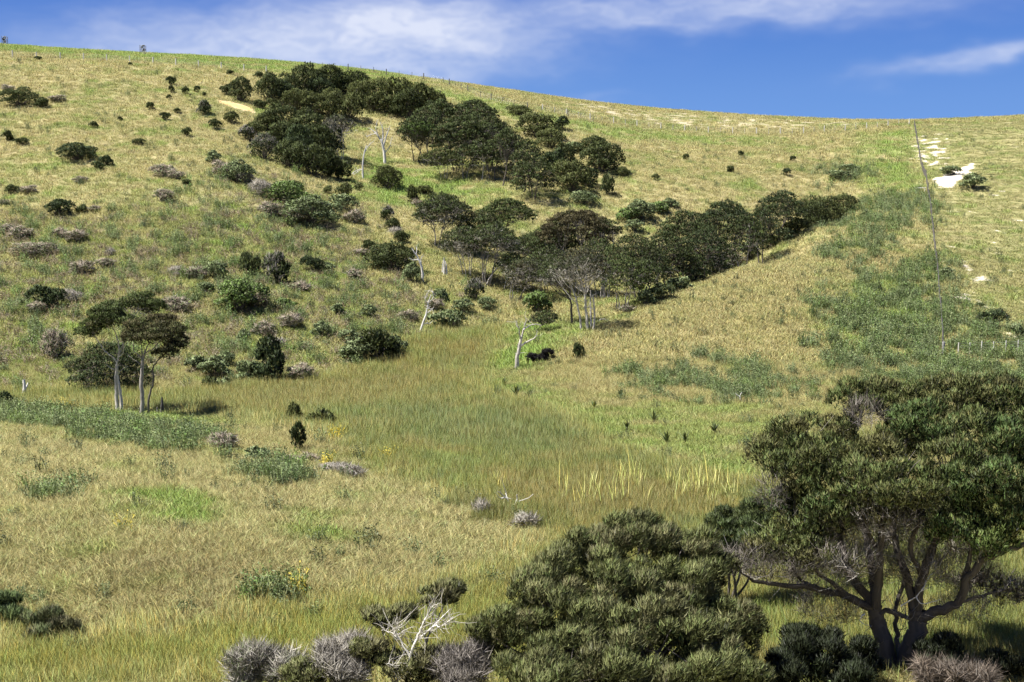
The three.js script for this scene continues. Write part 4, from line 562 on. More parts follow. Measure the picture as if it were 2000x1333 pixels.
{
  const rows = [[1170, 1050, 80, 34, 34.4], [1258, 1036, 78, 30, 34.6], [1335, 1066, 66, 34, 34.4], [1390, 1100, 48, 32, 34], [1087, 1110, 76, 34, 33.6], [1197, 1116, 88, 32, 33.2], [1307, 1137, 86, 36, 33], [1050, 1158, 56, 32, 33], [1142, 1176, 78, 32, 32.4], [1252, 1192, 86, 36, 32], [1372, 1182, 56, 40, 32.8], [1440, 1218, 42, 34, 32.6], [1005, 1218, 62, 32, 32.6], [1087, 1236, 76, 32, 31.8], [1197, 1246, 78, 32, 31.2], [1307, 1236, 76, 34, 31.4], [1390, 1258, 58, 36, 31.6], [955, 1238, 36, 28, 33], [1032, 1292, 76, 32, 31], [1115, 1302, 76, 32, 30.6], [1197, 1304, 66, 30, 30.4], [1335, 1302, 86, 36, 30.6], [1420, 1292, 48, 36, 31.4], [1060, 1360, 80, 34, 30], [1180, 1366, 80, 34, 29.8], [1300, 1366, 80, 34, 30], [1400, 1358, 60, 34, 30.6], [1460, 1330, 30, 30, 31]];
  for (const q of rows.slice(0, 23)) rows.push([q[0] + 12, q[1] + 22, q[2] * 0.9, q[3] * 0.9, q[4] + 0.9]);
  shaggy('big tiered olive manuka bush filling the bottom of the view right of centre', 'manuka_bush', 1210, 0, 32.2, rows, { seed: 41, clump: 0.30, sprays: 52000, size: 0.15, wide: 0.09, col: OB, alt: BB, second: KG, girth: 0.07, spread: 1.2, wind: [0.3, 0, 0], up: 0.95, twigs: 900, flat: 0.75, bark: [0.10, 0.085, 0.075] });
  shaggy('dark green round manuka bush behind the left limb of the large tree', 'manuka_bush', 1440, 1130, 44, [[1442, 1010, 42, 34, 44], [1470, 1000, 32, 26, 44.5], [1415, 1040, 32, 36, 43.6], [1455, 1050, 38, 34, 43.4], [1425, 1085, 26, 28, 43.6], [1480, 1040, 26, 30, 44]], { seed: 42, clump: 0.34, sprays: 6500, size: 0.13, col: [0.062, 0.088, 0.028], alt: [0.075, 0.09, 0.03], girth: 0.05, blades: 3 });
  shaggy('very dark spiky shrub left of the large tree trunk at the bottom edge', 'manuka_bush', 1600, 0, 33.5, [[1540, 1270, 50, 36, 33.6], [1590, 1255, 50, 36, 33.6], [1650, 1268, 50, 36, 33.8], [1560, 1310, 60, 34, 33], [1640, 1315, 60, 34, 33], [1690, 1290, 30, 26, 34]], { seed: 43, clump: 0.3, sprays: 6500, size: 0.16, col: [0.028, 0.038, 0.016], alt: [0.035, 0.04, 0.018], girth: 0.03, up: 1.1, wide: 0.11 });
  shaggy('small dark shrub right of the large tree trunk', 'manuka_bush', 1838, 0, 34.5, [[1815, 1282, 26, 22, 34.5], [1845, 1270, 30, 22, 34.6], [1862, 1292, 24, 18, 34.4]], { seed: 44, clump: 0.22, sprays: 1500, size: 0.14, col: [0.03, 0.04, 0.017], alt: [0.04, 0.045, 0.02], girth: 0.02, up: 1.1, wide: 0.11 });
  shaggy('small dark shrub at the bottom right corner', 'manuka_bush', 1958, 0, 34.5, [[1940, 1305, 26, 20, 34.5], [1965, 1296, 28, 20, 34.6], [1990, 1310, 24, 18, 34.4]], { seed: 45, clump: 0.2, sprays: 1400, size: 0.14, col: [0.035, 0.045, 0.02], alt: [0.05, 0.05, 0.02], girth: 0.02, up: 1.1, wide: 0.11 });
  shaggy('dry brown heap of dead branches at the foot of the large tree', 'dead_branch_heap', 1850, 0, 33.8, [[1810, 1316, 40, 14, 33.8], [1850, 1308, 44, 16, 33.9], [1900, 1318, 40, 13, 33.8], [1880, 1330, 60, 12, 33.4]], { seed: 46, stray: 1.1, twigs: 120, clump: 0.13, sprays: 1300, size: 0.34, col: [0.19, 0.15, 0.115], alt: [0.24, 0.21, 0.18], girth: 0.014, wide: 0.03, up: 0.3, bark: LEAF.greyTwig, category: 'branch heap' });  // branch colours darkened to paint in the shade the heap lies in
  shaggy('grey dead bush at the bottom edge, left of the other grey ones', 'dead_shrub', 510, 0, 34, [[490, 1292, 34, 30, 34], [520, 1280, 32, 30, 34.2], [545, 1305, 34, 26, 33.8], [475, 1320, 30, 20, 33.8]], { seed: 47, stray: 0.9, clump: 0.28, sprays: 1700, size: 0.33, col: LEAF.greyTwig, alt: [0.20, 0.18, 0.16], second: KG, girth: 0.02, wide: 0.03, bark: LEAF.greyTwig, twigs: 60 });
  shaggy('grey feathery dead bush at the bottom edge beside an olive one', 'dead_shrub', 668, 0, 33.4, [[655, 1290, 30, 30, 33.4], [690, 1285, 26, 26, 33.6], [675, 1315, 40, 22, 33.2]], { seed: 48, stray: 0.9, clump: 0.28, sprays: 1700, size: 0.34, col: LEAF.greyTwig, alt: [0.22, 0.195, 0.18], girth: 0.018, wide: 0.032, bark: LEAF.greyTwig, wind: [0.3, 0, 0], twigs: 50 });
  shaggy('grey dead bush at the bottom edge against the big tiered bush', 'dead_shrub', 905, 0, 32.6, [[890, 1296, 34, 24, 32.6], [925, 1290, 30, 24, 32.8], [910, 1320, 44, 20, 32.4]], { seed: 49, stray: 0.9, clump: 0.26, sprays: 1500, size: 0.32, col: [0.23, 0.205, 0.185], alt: LEAF.greyDark, girth: 0.02, wide: 0.035, bark: LEAF.greyDark, twigs: 50 });
  shaggy('low olive bush at the bottom edge between two grey ones', 'manuka_bush', 612, 0, 33, [[600, 1318, 30, 22, 33], [632, 1308, 22, 20, 33.1]], { seed: 50, clump: 0.26, sprays: 1200, size: 0.14, col: OB, alt: BB, girth: 0.02 });
  shaggy('dark green weedy shrub cut by the left edge near the bottom', 'weedy_shrub', 8, 0, 41.2, [[6, 1178, 30, 22, 41.2], [28, 1195, 20, 16, 41], [-10, 1200, 30, 20, 41]], { seed: 52, clump: 0.2, sprays: 1500, size: 0.17, col: [0.15, 0.205, 0.075], alt: [0.12, 0.165, 0.06], girth: 0.014, wide: 0.1, up: 1.1 });
  shaggy('dark stemmy weed shrub in the lower left corner', 'weedy_shrub', 95, 0, 40.2, [[70, 1222, 30, 20, 40.2], [100, 1212, 26, 20, 40.3], [125, 1225, 24, 18, 40.1], [95, 1240, 44, 14, 40]], { seed: 53, clump: 0.18, sprays: 1600, size: 0.18, col: [0.12, 0.15, 0.06], alt: [0.21, 0.18, 0.105], girth: 0.012, wide: 0.08, up: 1.1, twigs: 40 });
  shaggy('pale green weed clump behind the dark stemmy one in the lower left', 'weedy_shrub', 60, 0, 42.6, [[50, 1190, 26, 14, 42.6], [85, 1185, 30, 14, 42.7], [130, 1190, 30, 12, 42.5]], { seed: 54, clump: 0.18, sprays: 1300, size: 0.17, col: [0.18, 0.245, 0.085], alt: [0.15, 0.205, 0.07], girth: 0.01, wide: 0.09, up: 1.1 });
  const [t, p, r] = shaggy('sparse leaning manuka shrub with bare white branches at the bottom edge', 'manuka_bush', 788, 0, 33.4, [[770, 1200, 34, 20, 33.6], [742, 1212, 20, 12, 33.5], [852, 1170, 34, 20, 33.8], [875, 1158, 20, 12, 33.9], [735, 1272, 44, 24, 33.2], [760, 1300, 40, 20, 33], [850, 1290, 50, 26, 33], [820, 1316, 50, 20, 32.8]], { seed: 51, clump: 0.25, sprays: 4200, size: 0.135, col: OB, alt: BB, girth: 0.022, bark: LEAF.greyBark, wind: [0.4, 0, 0], twigs: 80 });
  const w = new Mesher(), P = (a, b, d) => sub(at(a, b, d), p);
  for (const [pts, a] of [[[[790, 1325, 32.8], [800, 1285, 32.7], [815, 1250, 32.6], [845, 1225, 32.6], [880, 1190, 32.8]], 0.05], [[[815, 1250, 32.6], [822, 1225, 32.6], [835, 1200, 32.7], [850, 1180, 32.8]], 0.03], [[[800, 1285, 32.7], [780, 1250, 32.8], [760, 1235, 32.9], [745, 1232, 32.9]], 0.028], [[[845, 1225, 32.6], [865, 1222, 32.5], [885, 1205, 32.5]], 0.02], [[[800, 1320, 32.8], [780, 1305, 32.6], [755, 1298, 32.5]], 0.028], [[[780, 1250, 32.8], [772, 1235, 32.8], [775, 1220, 32.8]], 0.018]]) { const c = curve(pts.map((q) => P(...q)), 10, r, 0.05); w.tube(c, taper(11, a, 0.008), 5, LEAF.white, r); for (let i = 0; i < 26; i++) { const b = c[3 + Math.floor(r() * 7)], e = add(b, mul(norm(add(sphere(r), [0.4, 0.5, 0])), 0.2 + 0.5 * r())); w.tube(curve([b, add(lerp3(b, e, 0.5), mul(sphere(r), 0.06)), e], 3, r, 0.03), taper(4, 0.009, 0.003), 3, LEAF.greyTwig, r); } }
  tag(part(t, 'dead_branch', w.build(), M.bark), 'bare white branches rising out of the shrub');
}

// ------------------------------------------------------------------ dead trees, stumps, logs
function snag(label, name, limbs, o = {}) {                    // limbs as sight-line points; all at the distance of the foot
  const [fx, fy] = limbs[0][0][0], p = foot(fx, fy, o.d), d = -p[2], r = rng(Math.round(fx * 3 + fy)), t = thing(name, label, o.category || 'dead tree', p), parts = [];
  limbs.forEach(([pts, a, b], i) => {
    const m = new Mesher(), side = (r() - 0.5) * 0.8, c = curve(pts.map(([x, y], j) => { const q = sub(at(x, y, d + (i ? side * j * 0.6 : 0)), p); if (!i && !j) q[1] = -0.2; return q; }), pts.length * 3, r, 0.05);
    m.tube(c, taper(c.length, a * (o.fat || 1.25), b * (o.fat || 1.25)), 7, o.col || LEAF.white, r);
    if (o.twigs) for (let k = 0; k < o.twigs; k++) { const s = c[Math.floor(c.length * (0.4 + 0.6 * r()))], e = add(s, mul(norm(add(sphere(r), [0, 0.7, 0])), 0.3 + 0.6 * r())); m.tube(curve([s, add(lerp3(s, e, 0.5), mul(sphere(r), 0.08)), e], 3, r, 0.04), taper(4, 0.02, 0.008), 3, o.col || LEAF.white, r); }
    part(t, i ? 'branch' : 'trunk', m.build(), M.bark);
  });
  return t;
}
snag('tall branching pale dead tree left of the upper grove', 'dead_tree', [[[[752, 320], [750, 295], [745, 275]], 0.15, 0.09], [[[745, 276], [735, 262], [722, 250]], 0.08, 0.02], [[[746, 278], [748, 255], [742, 238]], 0.08, 0.02], [[[749, 285], [756, 262], [762, 245]], 0.08, 0.02], [[[735, 262], [728, 262], [715, 268]], 0.04, 0.015], [[[751, 300], [762, 284], [765, 268]], 0.05, 0.015], [[[740, 268], [734, 252], [737, 236]], 0.05, 0.015]], { twigs: 8, col: LEAF.white, fat: 1.7 });
snag('thin pale dead trunk on the grass left of the tall branching dead tree', 'dead_tree', [[[[709, 350], [708, 325], [711, 300], [716, 284]], 0.11, 0.04], [[[711, 300], [722, 282], [730, 276]], 0.05, 0.015], [[[708, 330], [698, 336], [690, 342]], 0.04, 0.015]], { twigs: 2, col: LEAF.white, fat: 1.4 });
snag('pale fallen branches on the grass at the foot of the upper thicket', 'fallen_branch', [[[[682, 341], [692, 336], [704, 330]], 0.05, 0.03], [[[690, 338], [694, 344], [697, 348]], 0.03, 0.015], [[[696, 335], [693, 328], [690, 322]], 0.03, 0.012]], { category: 'branch' });
snag('white leaning dead snag left of the middle grove', 'dead_tree', [[[[826, 550], [824, 525], [818, 508], [808, 492], [804, 484]], 0.12, 0.03], [[[818, 508], [806, 508], [800, 503]], 0.05, 0.02], [[[824, 525], [822, 510], [824, 500]], 0.05, 0.02], [[[812, 498], [814, 488], [812, 482]], 0.03, 0.012]], { twigs: 2 });
snag('short pale split stump right of the white leaning snag', 'tree_stump', [[[[868, 538], [868, 520], [867, 503]], 0.13, 0.03], [[[872, 538], [872, 522], [869, 510]], 0.09, 0.03], [[[864, 532], [864, 520], [866, 508]], 0.06, 0.02]], { category: 'stump' });
snag('crooked white dead tree at the head of the rush tongue', 'dead_tree', [[[[818, 652], [826, 632], [833, 612], [836, 594], [842, 576]], 0.10, 0.03], [[[833, 612], [842, 606], [848, 600]], 0.03, 0.012], [[[836, 596], [831, 584], [834, 572]], 0.04, 0.012], [[[838, 590], [846, 582], [846, 570]], 0.04, 0.012], [[[824, 636], [834, 632], [840, 634]], 0.03, 0.012]], { twigs: 4 });
snag('standing grey dead tree with one long arm at the top of the swamp', 'dead_tree', [[[[1009, 722], [1010, 700], [1014, 680], [1018, 660]], 0.15, 0.09], [[[1017, 665], [1014, 648], [1011, 632]], 0.06, 0.02], [[[1018, 660], [1022, 645], [1028, 626]], 0.07, 0.02], [[[1015, 678], [1030, 668], [1045, 660], [1050, 648]], 0.07, 0.02], [[[1022, 645], [1032, 638], [1042, 634], [1058, 636]], 0.05, 0.015], [[[1012, 640], [1008, 634], [1010, 628]], 0.03, 0.012]], { twigs: 3, col: LEAF.paleBark });
snag('pale leaning dead stems inside the front of the middle grove', 'dead_tree', [[[[948, 558], [960, 538], [972, 522], [984, 504]], 0.09, 0.03], [[[946, 560], [942, 540], [948, 525]], 0.05, 0.02], [[[968, 527], [970, 515], [978, 508]], 0.04, 0.015]], { col: LEAF.paleBark });
snag('fallen pale log at the foot of the big pale many-stemmed tree', 'fallen_log', [[[[1156, 621], [1176, 624], [1196, 629]], 0.08, 0.04]], { col: LEAF.greyBark, category: 'log', d: 126, fat: 1 });
{ const d = -hit(1058, 706)[2]; shaggy('low black clump of burnt scrub at the edge of the dry spur', 'burnt_scrub', 1058, 0, d, [[1044, 703, 9, 6, d], [1056, 699, 9, 6, d], [1069, 694, 11, 8, d + 0.2], [1038, 700, 4, 6, d]], { seed: 61, clump: 0.24, sprays: 900, size: 0.22, col: LEAF.black, alt: [0.035, 0.032, 0.03], girth: 0.03, bark: LEAF.black, up: 0.4, wide: 0.16 }); }
snag('short white broken stump at the far left of the swamp', 'tree_stump', [[[[46, 780], [47, 762], [46, 742]], 0.14, 0.07], [[[47, 765], [51, 756], [54, 748]], 0.06, 0.025]], { category: 'stump' });
snag('dark broken stake stump right of the umbrella trees', 'tree_stump', [[[[316, 812], [316, 795], [316, 776]], 0.14, 0.04], [[[308, 813], [307, 803], [306, 796]], 0.07, 0.03]], { col: [0.06, 0.055, 0.05], category: 'stump' });
snag('forked white dead twig standing at the near swamp edge', 'dead_tree', [[[[1000, 998], [997, 988], [990, 976]], 0.05, 0.03], [[[990, 976], [981, 967], [971, 960]], 0.03, 0.01], [[[999, 992], [1008, 982], [1010, 966]], 0.035, 0.012], [[[986, 972], [978, 974], [968, 962]], 0.02, 0.008], [[[992, 979], [988, 968], [989, 962]], 0.02, 0.008]], { twigs: 1 });
snag('dead white twig lying on the weedy slope right of the swamp', 'fallen_branch', [[[[1452, 786], [1444, 776], [1436, 768]], 0.05, 0.02], [[[1446, 780], [1446, 772], [1450, 766]], 0.025, 0.01]], { category: 'branch' });

// ------------------------------------------------------------------ spiky flax plants
{
  const list = [[968, 784, 26], [1008, 780, 24], [1033, 782, 20], [985, 756, 18], [1277, 828, 22], [1302, 870, 26], [1338, 868, 22], [1225, 845, 20], [1212, 780, 18], [1395, 850, 22], [1160, 800, 16]];
  list.sort((a, b) => a[0] - b[0]).forEach(([x, y, h], i) => {
    const p = foot(x, y), k = -p[2] / F, H = h * k * 1.35, r = rng(3000 + i), m = new Mesher(), t = thing('flax_plant', 'spiky flax plant at the right margin of the swamp, ' + ordinal(i), 'plant', p, 'flax along the swamp margin');
    for (let j = 0; j < 22; j++) { const w = r() * 6.28, lean = 0.15 + 0.6 * r(), l = H * (0.6 + 0.5 * r()), a = [Math.cos(w), 0, Math.sin(w)], s = [-a[2], 0, a[0]], col = mul(mix3([0.06, 0.09, 0.03], [0.28, 0.30, 0.06], r() < 0.2 ? 1 : 0.1), 0.7 + 0.6 * r()); let pr = [a[0] * 0.05, -0.05, a[2] * 0.05], pw = 0.035;
      for (let q = 1; q <= 3; q++) { const f = q / 3, c = [a[0] * lean * l * f * f, l * (f - 0.25 * lean * f * f), a[2] * lean * l * f * f], nw = q === 3 ? 0.003 : 0.04, n = norm(add([0, 1, 0], a)); m.tri(sub(pr, mul(s, pw)), add(pr, mul(s, pw)), add(c, mul(s, nw)), n, col); m.tri(sub(pr, mul(s, pw)), add(c, mul(s, nw)), sub(c, mul(s, nw)), n, col); pr = c; pw = nw; } }
    part(t, 'leaves', m.build(), M.leaf);
  });
}
// ------------------------------------------------------------------ fences
const postShape = (() => { const g = new THREE.CylinderGeometry(0.062, 0.07, 1, 7); g.translate(0, 0.5, 0); return g; })(), battenShape = (() => { const g = new THREE.BoxGeometry(0.05, 1, 0.035); g.translate(0, 0.5, 0); return g; })();
function fence(label, name, line, spacing, o) {                 // posts follow the ground; wires hang from post to post
  const P = line.map(([x, y, d]) => foot(x, y, d)), t = thing(name, label, 'fence', P[0]), r = rng(o.seed), spots = [];
  let carry = 0;
  for (let i = 0; i + 1 < P.length; i++) { const L = Math.hypot(P[i + 1][0] - P[i][0], P[i + 1][2] - P[i][2]); for (let s = carry; s < L; s += spacing) spots.push([lerp(P[i][0], P[i + 1][0], s / L), lerp(P[i][2], P[i + 1][2], s / L)]); carry = (Math.ceil((L - carry) / spacing) * spacing + carry) - L; }
  const tops = spots.map(([x, z], i) => {
    const y = ground(x, z), big = i % (o.every || 1) === 0, h = (big ? o.height : o.height * 0.92) * (0.94 + 0.12 * r()), m = part(t, big ? 'post' : 'batten', big ? postShape : battenShape, o.pale ? M.paleWood : M.wood);
    m.position.set(x - P[0][0], y - P[0][1] - 0.1, z - P[0][2]); m.scale.set(o.girth || 1, h + 0.1, o.girth || 1); m.rotation.set((r() - 0.5) * 0.08, r() * 3, (r() - 0.5) * 0.08);
    return [x - P[0][0], y - P[0][1], z - P[0][2]];
  });
  for (let k = 0; k < 5; k++) { const m = new Mesher(), pts = tops.map((q) => [q[0], q[1] + o.height * (0.2 + 0.18 * k), q[2]]); m.tube(pts, pts.map(() => 0.006), 3, [1, 1, 1], r); part(t, 'wire', m.build(), M.wire); }
  return t;
}
fence('pale wire fence along the left skyline below its crest', 'wire_fence', [[-120, 118], [60, 118], [140, 121], [300, 130], [430, 139], [560, 150]].map(([x, y]) => [x, y - 5]), 3.9, { seed: 1, height: 1.15, pale: true, girth: 1.5 });
fence('dark post fence on the skyline and down the bright ridge strip', 'wire_fence', [[610, 0, 262], [660, 0, 264], [740, 0, 266], [800, 0, 267], [860, 0, 265], [940, 192], [1000, 208], [1100, 226], [1180, 246]], 2.4, { seed: 2, height: 1.25, every: 3, girth: 1.4 });
fence('long fence of pale posts under the bare plateau on the right', 'wire_fence', [[1060, 216], [1150, 234], [1250, 248], [1350, 258], [1450, 262], [1560, 262], [1650, 256], [1720, 249], [1783, 243]], 2.1, { seed: 3, height: 1.15, pale: true, every: 2, girth: 1.3 });
fence('steep dark fence climbing the right slope, seen along its line', 'wire_fence', [[1843, 698], [1838, 610], [1832, 540], [1824, 470], [1818, 410], [1812, 372], [1806, 345], [1797, 310], [1791, 278], [1786, 246]], 1.5, { seed: 4, height: 1.25, every: 3, girth: 1.1 });
fence('short pale post fence crossing the right edge of the picture', 'wire_fence', [[1872, 694], [1920, 692], [2000, 690], [2120, 690]], 1.0, { seed: 5, height: 1.1, pale: true, girth: 0.75 });
{
  const p = foot(1843, 700), t = thing('strainer_post', 'thick grey strainer post at the foot of the steep fence', 'post', p), g = new THREE.CylinderGeometry(0.13, 0.15, 1.5, 12); g.translate(0, 0.6, 0); const cap = new THREE.CylinderGeometry(0.115, 0.13, 0.05, 12); cap.translate(0, 1.375, 0);
  const pm = new THREE.MeshStandardMaterial({ name: 'grey strainer timber', roughness: 0.9 }); pm.color.setRGB(0.25, 0.24, 0.23); part(t, 'post', g, pm); part(t, 'cap', cap, pm);
  const rail = thing('stile_rail', 'short pale rail beside the steep fence halfway up', 'rail', foot(1798, 378)), rg = new THREE.CylinderGeometry(0.05, 0.05, 1.5, 8); rg.rotateZ(Math.PI / 2); rg.translate(0, 0.75, 0); part(rail, 'bar', rg, M.paleWood); const lg = new THREE.CylinderGeometry(0.05, 0.05, 0.9, 8); lg.translate(-0.6, 0.35, 0); part(rail, 'leg', lg, M.paleWood); const lh = lg.clone(); lh.translate(1.2, 0, 0); part(rail, 'leg', lh, M.paleWood);
}
for (const [x, y, w, h, label, tree] of [[22, 93, 8, 17, 'wire tree guard on the skyline at the far left', 'young tree inside the guard at the far left skyline'], [288, 110, 9, 18, 'wire tree guard on the skyline right of the far left one', 'young tree inside the right-hand skyline guard']]) {
  const p = foot(x, y, 262), k = 262 / F, t = thing('tree_guard', label, 'tree guard', p), W = w * k / 2, H = h * k, r = rng(x);
  for (const [a, b] of [[-1, -1], [1, -1], [1, 1], [-1, 1]]) { const g = new THREE.CylinderGeometry(0.05, 0.055, H + 0.3, 6); g.translate(a * W, H / 2 - 0.1, b * W); part(t, 'stake', g, M.wood); }
  const m = new Mesher(); for (let q = 1; q <= 5; q++) m.tube([[-W, H * q / 5, -W], [W, H * q / 5, -W], [W, H * q / 5, W], [-W, H * q / 5, W], [-W, H * q / 5, -W]], taper(5, 0.012, 0.012), 3, [1, 1, 1], r); part(t, 'wire_mesh', m.build(), M.wire);
  const s = thing('young_tree', tree, 'tree', p), leaves = new Mesher(), wood = new Mesher(); wood.tube(curve([[0, -0.1, 0], [0.05, H * 0.4, 0], [0, H * 0.8, 0]], 4, r, 0.05), taper(5, 0.05, 0.02), 5, LEAF.limb, r);
  foliage(leaves, [0, 1, 2, 3].map((i) => ({ c: [(r() - 0.5) * W, H * (0.35 + 0.18 * i), (r() - 0.5) * W], r: [W * 0.4, H * 0.12, W * 0.4] })), { sprays: 160, size: 0.16, col: LEAF.dark, blades: 2 }, r); part(s, 'trunk', wood.build(), M.bark); part(s, 'crown', leaves.build(), M.leaf);
}

// ------------------------------------------------------------------ grass, rushes, weeds: nobody could count them
function bladePatch(o, seed) {
  const r = rng(seed), m = new Mesher();
  for (let i = 0; i < o.n; i++) {
    const w = r() * 6.28, q = Math.sqrt(r()) * o.radius, b = [Math.cos(w) * q, -0.03, Math.sin(w) * q], h = o.h * (0.55 + 0.7 * r()), f = r() * 6.28, lean = o.lean * (0.3 + r()), dir = [Math.cos(f) * lean + o.wind, 0, Math.sin(f) * lean], yaw = r() * 6.28, s = [Math.cos(yaw), 0, Math.sin(yaw)], tint = mul(o.tints[Math.floor(r() * o.tints.length)], 0.75 + 0.5 * r());
    let pr = b, pw = o.w * (0.7 + 0.6 * r());
    for (let k = 1; k <= 3; k++) {
      const t = k / 3, c = [b[0] + dir[0] * h * t * t, b[1] + h * (t - o.droop * t * t * lean), b[2] + dir[2] * h * t * t], nw = k === 3 ? 0 : pw * 0.85, n = norm([-dir[0] * 0.4 + (r() - 0.5) * 0.5, 1, -dir[2] * 0.4 + (r() - 0.5) * 0.5]);
      m.tri(sub(pr, mul(s, pw)), add(pr, mul(s, pw)), k === 3 ? c : add(c, mul(s, nw)), n, tint); if (k < 3) m.tri(sub(pr, mul(s, pw)), add(c, mul(s, nw)), sub(c, mul(s, nw)), n, tint);
      pr = c; pw = nw;
    }
    if (o.leaf) for (let k = 0; k < o.leaf; k++) { const t = 0.25 + 0.75 * r(), c = [b[0] + dir[0] * h * t * t, b[1] + h * t * (1 - o.droop * t * lean), b[2] + dir[2] * h * t * t], d = norm(add(sphere(r), [0, 0.5, 0])), e = add(c, mul(d, o.leafSize * (0.6 + 0.8 * r()))), v = mul(norm(cross(d, sphere(r))), o.leafSize * 0.22), mm = lerp3(c, e, 0.5), n = norm(add(d, [0, 0.9, 0])); m.tri(c, add(mm, v), sub(mm, v), n, tint); m.tri(add(mm, v), e, sub(mm, v), n, tint); }
  }
  return m.build();
}
const W1 = [1, 1, 1], warm = [1.12, 0.98, 0.82], cool = [0.82, 1.02, 0.85], pale = [1.25, 1.2, 1.15], dim = [0.72, 0.68, 0.62];
const KINDS = {
  dry: { name: 'dry_grass', label: 'dry straw-coloured grass on the slopes', variants: 4, o: { n: 62, radius: 0.42, h: 0.42, lean: 0.95, droop: 0.32, wind: 0.22, w: 0.0055, tints: [W1, W1, warm, pale, dim, cool] } },
  far: { name: 'slope_grass', label: 'mixed grass on the far slopes', variants: 4, o: { n: 48, radius: 0.55, h: 0.38, lean: 0.75, droop: 0.3, wind: 0.18, w: 0.015, tints: [W1, W1, warm, pale, dim, cool] } },
  green: { name: 'green_grass', label: 'short bright green grass in damp hollows', variants: 3, o: { n: 46, radius: 0.45, h: 0.26, lean: 0.7, droop: 0.3, wind: 0.1, w: 0.013, tints: [W1, W1, cool, [1.1, 1.08, 0.8]] } },
  rush: { name: 'swamp_rushes', label: 'upright rushes covering the swamp floor', variants: 4, o: { n: 74, radius: 0.46, h: 0.56, lean: 0.28, droop: 0.2, wind: 0.14, w: 0.0055, tints: [W1, warm, cool, [1.3, 1.05, 0.7], [0.85, 0.95, 0.85]] } },
  weed: { name: 'rank_weeds', label: 'tall grey-green weeds in drifts', variants: 4, o: { n: 20, radius: 0.36, h: 0.78, lean: 0.4, droop: 0.15, wind: 0.1, w: 0.010, leaf: 9, leafSize: 0.085, tints: [W1, W1, cool, [1.15, 1.1, 1.05], [0.8, 0.85, 0.8]] } },
  stalk: { name: 'dead_bracken', label: 'brown dead bracken and stalks on the slope', variants: 3, o: { n: 13, radius: 0.32, h: 0.5, lean: 0.8, droop: 0.3, wind: 0.1, w: 0.010, leaf: 7, leafSize: 0.075, tints: [W1, warm, [1.2, 1.15, 1.15], dim] } },
  reed: { name: 'yellow_reeds', label: 'tall yellow bulrush leaves in the swamp', variants: 3, o: { n: 5, radius: 0.34, h: 1.45, lean: 0.28, droop: 0.12, wind: 0.05, w: 0.016, tints: [W1, [1.1, 1, 0.8], [0.8, 0.95, 0.7]] } },
  flower: { name: 'yellow_flowers', label: 'yellow flowering weeds', variants: 2, o: { n: 9, radius: 0.35, h: 0.95, lean: 0.35, droop: 0.1, wind: 0, w: 0.010, leaf: 9, leafSize: 0.12, tints: [W1, W1, [0.16, 0.35, 1.2]] } },
};
const bins = {}; for (const k in KINDS) bins[k] = Array.from({ length: KINDS[k].variants }, () => []);
const rg = rng(4242), mat = new THREE.Matrix4(), quat = new THREE.Quaternion(), qy = new THREE.Quaternion(), up = new THREE.Vector3(), Y = new THREE.Vector3(0, 1, 0);
function sow(kind, x, z, s, tall, col) { bins[kind][Math.floor(rg() * KINDS[kind].variants)].push([x, z, s, tall, col]); }
for (const [d0, d1, step] of [[31, 52, 0.20], [52, 78, 0.25], [78, 112, 0.32], [112, 160, 0.42], [160, 225, 0.54], [225, 292, 0.72]]) {
  for (let d = d0; d < d1; d += step) {
    const half = d * 0.385 + 5;
    for (let x0 = -half; x0 < half; x0 += step) {
      const x = x0 + (rg() - 0.5) * step * 1.6, z = -d + (rg() - 0.5) * step * 1.6, k = cover(x, z), t = rg();
      if (k.bare + 0.25 * (rg() - 0.5) > 0.42) continue;
      const sc = 0.75 + 0.5 * rg(), base = grassColour(k, rg()), v = 0.8 + 0.4 * rg();
      if (rg() < k.weed * 0.62) { sow('weed', x, z, sc * (d > 112 ? 1.35 : 1.0), 0.65 + 0.6 * rg(), mul(mix3(C.weed, mix3(C.weedDark, C.grass, rg()), rg()), v)); if (t < 0.5) continue; }
      if (rg() < k.rush * 0.97) { sow('rush', x, z, sc * (d > 78 ? 1.3 : 1), (0.6 + 0.55 * rg()) * (k.front > 0.5 ? 0.8 : 1), mul(base, v)); continue; }
      if (k.lower > 0.3 && rg() < 0.10 * k.lower + 0.30 * k.lower * sstep(0.1, 0.6, n1(x * 0.18, z * 0.18 + 30))) { sow('stalk', x, z, 1.1 + 0.5 * rg(), 0.6 + 0.6 * rg(), mul(mix3([0.25, 0.20, 0.115], [0.28, 0.255, 0.18], rg()), v)); continue; }
      if (rg() < k.lime * 0.72) { sow('green', x, z, sc * (d > 112 ? 1.5 : 1.1), 0.8 + 0.7 * rg(), mul(base, v)); continue; }
      const h = (0.55 + 0.6 * rg() + 0.35 * k.c) * (1 - 0.55 * k.short) * (k.spur > 0.5 ? 1.05 : 1);
      sow(d > 112 ? 'far' : 'dry', x, z, sc * (d > 225 ? 1.25 : 1), h, mul(base, v));
      if (d < 240 && rg() < (d < 52 ? 0.005 : d < 112 ? 0.009 : 0.016 + 0.05 * k.lower)) sow('weed', x, z, 0.5 + 0.6 * rg(), 0.6 + 0.7 * rg(), mul(mix3(C.weedDark, [0.075, 0.092, 0.035], rg()), v));
    }
  }
}
